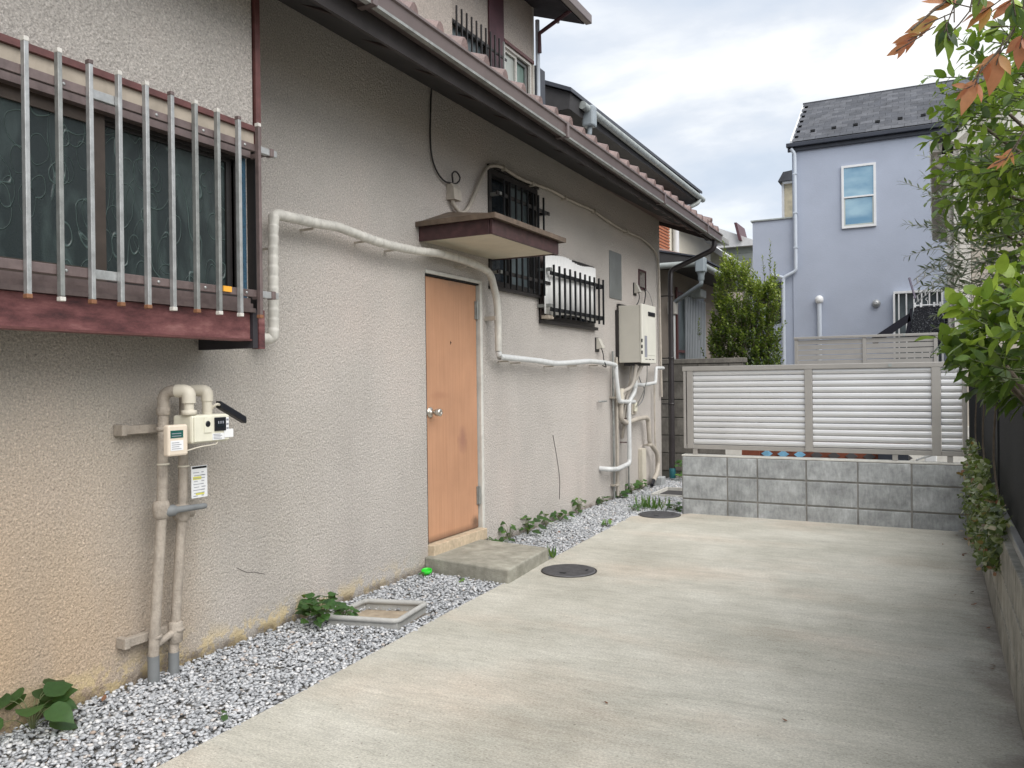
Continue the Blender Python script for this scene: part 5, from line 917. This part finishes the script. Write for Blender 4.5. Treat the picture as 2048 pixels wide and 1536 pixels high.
def creeper():
    t = thing('creeper', 'creeper with small leaves, pale glints painted into their colour, spilling down over the right-hand block wall', 'creeper', (3.2, 5.5, 0)); items = []; st = MB()
    for k in range(280):
        y = rng.uniform(4.0, 7.0); hi = .74 if y > 4.6 else .64; lo = .14 if y > 5.6 else .14+(5.6-y)*.16
        z = rng.uniform(lo, hi); x = rng.uniform(3.155, 3.21)
        shoot((x, y, z), Vector((-.45, rng.uniform(-.6, .3), rng.uniform(-.9, .3))), rng.uniform(.05, .11), 7, .046, .032, items, st, .0015, .4, -.4, (.1, .98), .25, 1.0)
    for y in (4.4, 5.4, 6.4): MB().tube(spline([(3.19, y, .56), (3.17, y+.15, .8), (3.18, y+.1, 1.1)], .08), .005, 6).build('vine', BARK, t)
    st.build('twigs', STEMG, t, kind='stuff'); foliage(t, items, 'broad', LI, 60, 'foliage', 9, curl=.25)
creeper()
def hedge():  # filler added to block light behind the black fence
    t = thing('filler_hedge', 'hedge added as dark filler blocking the light behind the black fence', 'hedge', (3.8, 5, 0)); items = []; st = MB()
    for k in range(380):
        y = rng.uniform(2.6, 8.4); z = rng.uniform(.6, 1.2); x = rng.uniform(3.47, 3.62)
        shoot((x, y, z), Vector((-.5, rng.uniform(-.4, .4), rng.uniform(-.3, .8))), rng.uniform(.15, .25), 9, .065, .034, items, st, .003, .4, .2, (.0, .6), .3, 1.0)
    for y in (3.3, 4.6, 6.0, 7.4): MB().tube([(3.65, y, -.1), (3.62, y+.05, .8), (3.6, y, 1.3)], [.03, .022, .01], 7).build('trunk', BARK, t)
    st.build('twigs', BARK, t, kind='stuff'); foliage(t, items, 'broad', LG, 0, curl=.25)
hedge()
# weeds along the wall
def weed(x, y, n, L, h, lab, kind='heart', grass=False, w=.85, rnd=(0, .8)):
    if not grass and y > 4.95: L *= 1.25; h *= 1.15; n = int(n*1.3)
    t = thing('weed', lab, 'weed', (x, y, 0), 'weeds in the gravel and along the wall'); st = MB(); items = []
    for k in range(n):
        a = rng.uniform(0, 6.28); r = h*rng.uniform(.2, .9)
        if grass:
            items.append(((x+rng.uniform(-.02, .02)*n*.12, y+rng.uniform(-.02, .02)*n*.08, 0), (math.cos(a)*1.1, math.sin(a)*1.1, 1.0), (math.cos(a), math.sin(a), .3), L*rng.uniform(.6, 1.2), L*w, float(rng.uniform(*rnd)))); continue
        p = Vector((max(.02, x+math.cos(a)*r), y+math.sin(a)*r, h*rng.uniform(.25, 1.0))); st.tube(spline([(x, y, -.01), (x+(p.x-x)*.5, y+(p.y-y)*.5, p.z*.8), p], .02), .0015, 5, False)
        items.append((tuple(p), (math.cos(a)+rng.uniform(-.4, .4), math.sin(a)+rng.uniform(-.4, .4), rng.uniform(-.35, .3)), (.35, -.3, 1), L*rng.uniform(.7, 1.15), L*w*rng.uniform(.85, 1.1), float(rng.uniform(*rnd))))
    if st.v: st.build('stems', STEMG, t)
    for it in items[:60]:
        o = link('leaf', leaves_mesh('leaf', [((0, 0, 0),)+it[1:]], kind, LW, curl=.22 if not grass else .5, fold=.10), t); o.location = Vector(it[0])-t.location
weed(.08, 1.70, 16, .095, .13, 'dark heart-leaved weed at the wall foot in the bottom left corner', w=.9, rnd=(0, .3))
weed(.16, 3.12, 60, .05, .13, 'bushy dark green weed spilling over the drain frame', w=.9, rnd=(0, .5)); weed(.24, 3.20, 14, .035, .07, 'low trailing weed reaching into the drain frame', rnd=(0, .5))
weed(.615, 2.07, 2, .03, .015, 'tiny single-leaf weed alone in the gravel near the driveway edge', rnd=(.1, .4))
weed(.60, 1.36, 4, .05, .03, 'bright small weed at the bottom edge of the gravel', rnd=(.5, .9)); weed(.25, 1.27, 5, .06, .05, 'weed in the gravel close below the camera on the left', rnd=(.1, .6))
weed(.05, 5.03, 11, .038, .06, 'small clover-like weed at the doorstep back corner', rnd=(0, .5)); weed(.10, 5.22, 5, .04, .04, 'flat weed just beyond the doorstep', rnd=(0, .6)); weed(.04, 5.37, 7, .04, .12, 'upright weed right of the door frame', rnd=(.1, .9))
weed(.05, 5.66, 15, .055, .11, 'fullest dark weed midway along the wall right of the door'); weed(.04, 6.02, 6, .05, .12, 'thin upright weed with pointed leaves by the wall', rnd=(0, .5)); weed(.05, 6.28, 10, .045, .09, 'weed below the thin wall crack', rnd=(0, .6)); weed(.04, 6.72, 10, .05, .11, 'yellow-tipped weed against the far wall', rnd=(.1, .9))
weed(.04, 7.28, 9, .045, .07, 'dark weed before the thin grey risers', rnd=(0, .4)); weed(.05, 7.75, 12, .05, .06, 'wide low weed at the foot of the risers', rnd=(.1, .6)); weed(.05, 8.12, 10, .05, .09, 'weed left of the narrow cream pipe cover', rnd=(.1, .7)); weed(.06, 8.42, 9, .045, .09, 'weed touching the narrow cream pipe cover', rnd=(.1, .7))
weed(.50, 6.22, 7, .03, .04, 'small yellow-green weed on the gravel edge', rnd=(.5, 1)); weed(.60, 4.93, 9, .085, .03, 'long-bladed weed at the outer corner of the doorstep', 'lance', True, .24, (.3, .9)); weed(.09, 4.14, 5, .02, .03, 'tiny sprout against the doorstep front', rnd=(.3, .8)); weed(.37, 4.12, 5, .02, .03, 'tiny pale sprout in the gravel before the doorstep', rnd=(.6, 1))
weed(.58, 7.25, 60, .11, .03, 'bright grassy tuft behind the far manhole cover', 'lance', True, .13, (.4, 1)); weed(.80, 7.22, 14, .035, .06, 'weed tucked against the end of the grey block wall', rnd=(.1, .7)); weed(.44, 7.05, 9, .03, .05, 'low weed left of the far manhole cover', rnd=(.2, .7))
weed(.35, 9.55, 55, .06, .22, 'leafy green clump behind the dark downpipe', rnd=(.3, .9), w=.7); weed(.62, 9.6, 50, .06, .2, 'leafy green clump between the downpipe and the block wall', rnd=(.3, .9), w=.7)
# dry leaves
V0 = leaves_mesh('dry_leaf', [((0, 0, 0), (1, 0, .1), (0, 0, 1), .045, .022, .5)], 'lance', DRY, curl=-.3)
k_ = 0
for n_, (xr, yr), lab, grp in ((16, ((2.95, 3.15), (3.4, 7.0)), 'dry brown leaf lying on the driveway along the right-hand wall', 'dry leaves along the right wall'), (12, ((.1, .65), (1.6, 7.0)), 'dry brown leaf lying on the gravel strip', 'dry leaves on the gravel'), (6, ((1.0, 2.8), (2.0, 6.5)), 'tiny dry leaf alone on the open concrete', 'dry leaves on the open concrete')):
    for i in range(n_):
        o = link('dry_leaf', V0); x = rng.uniform(*xr); y = rng.uniform(*yr)
        if n_ == 16 and i % 2: x = rng.uniform(3.08, 3.16)
        o.location = (x, y, .004 if n_ != 12 else .008); o.rotation_euler = (rng.uniform(-.3, .3), rng.uniform(-.2, .2), rng.uniform(0, 6.28)); s_ = rng.uniform(.35, .9)*(1 if n_ != 6 else .55); o.scale = (s_, s_, s_); tag(o, lab, 'dry leaf', grp)
MB().tube([(0.0005, 2.72, .345), (0.0005, 2.78, .31), (0.0005, 2.83, .30), (0.0005, 2.90, .275)], .0012, 4).build('crack', DBR, H)
tag(MB().tube(spline([(.004, 6.26, .74), (.006, 6.31, .6), (.006, 6.36, .45), (.006, 6.385, .33), (.004, 6.38, .17)], .03), .0022, 5).build('dry_climber', DBR), 'thin dry plant stem clinging to the wall right of the door', 'stem')
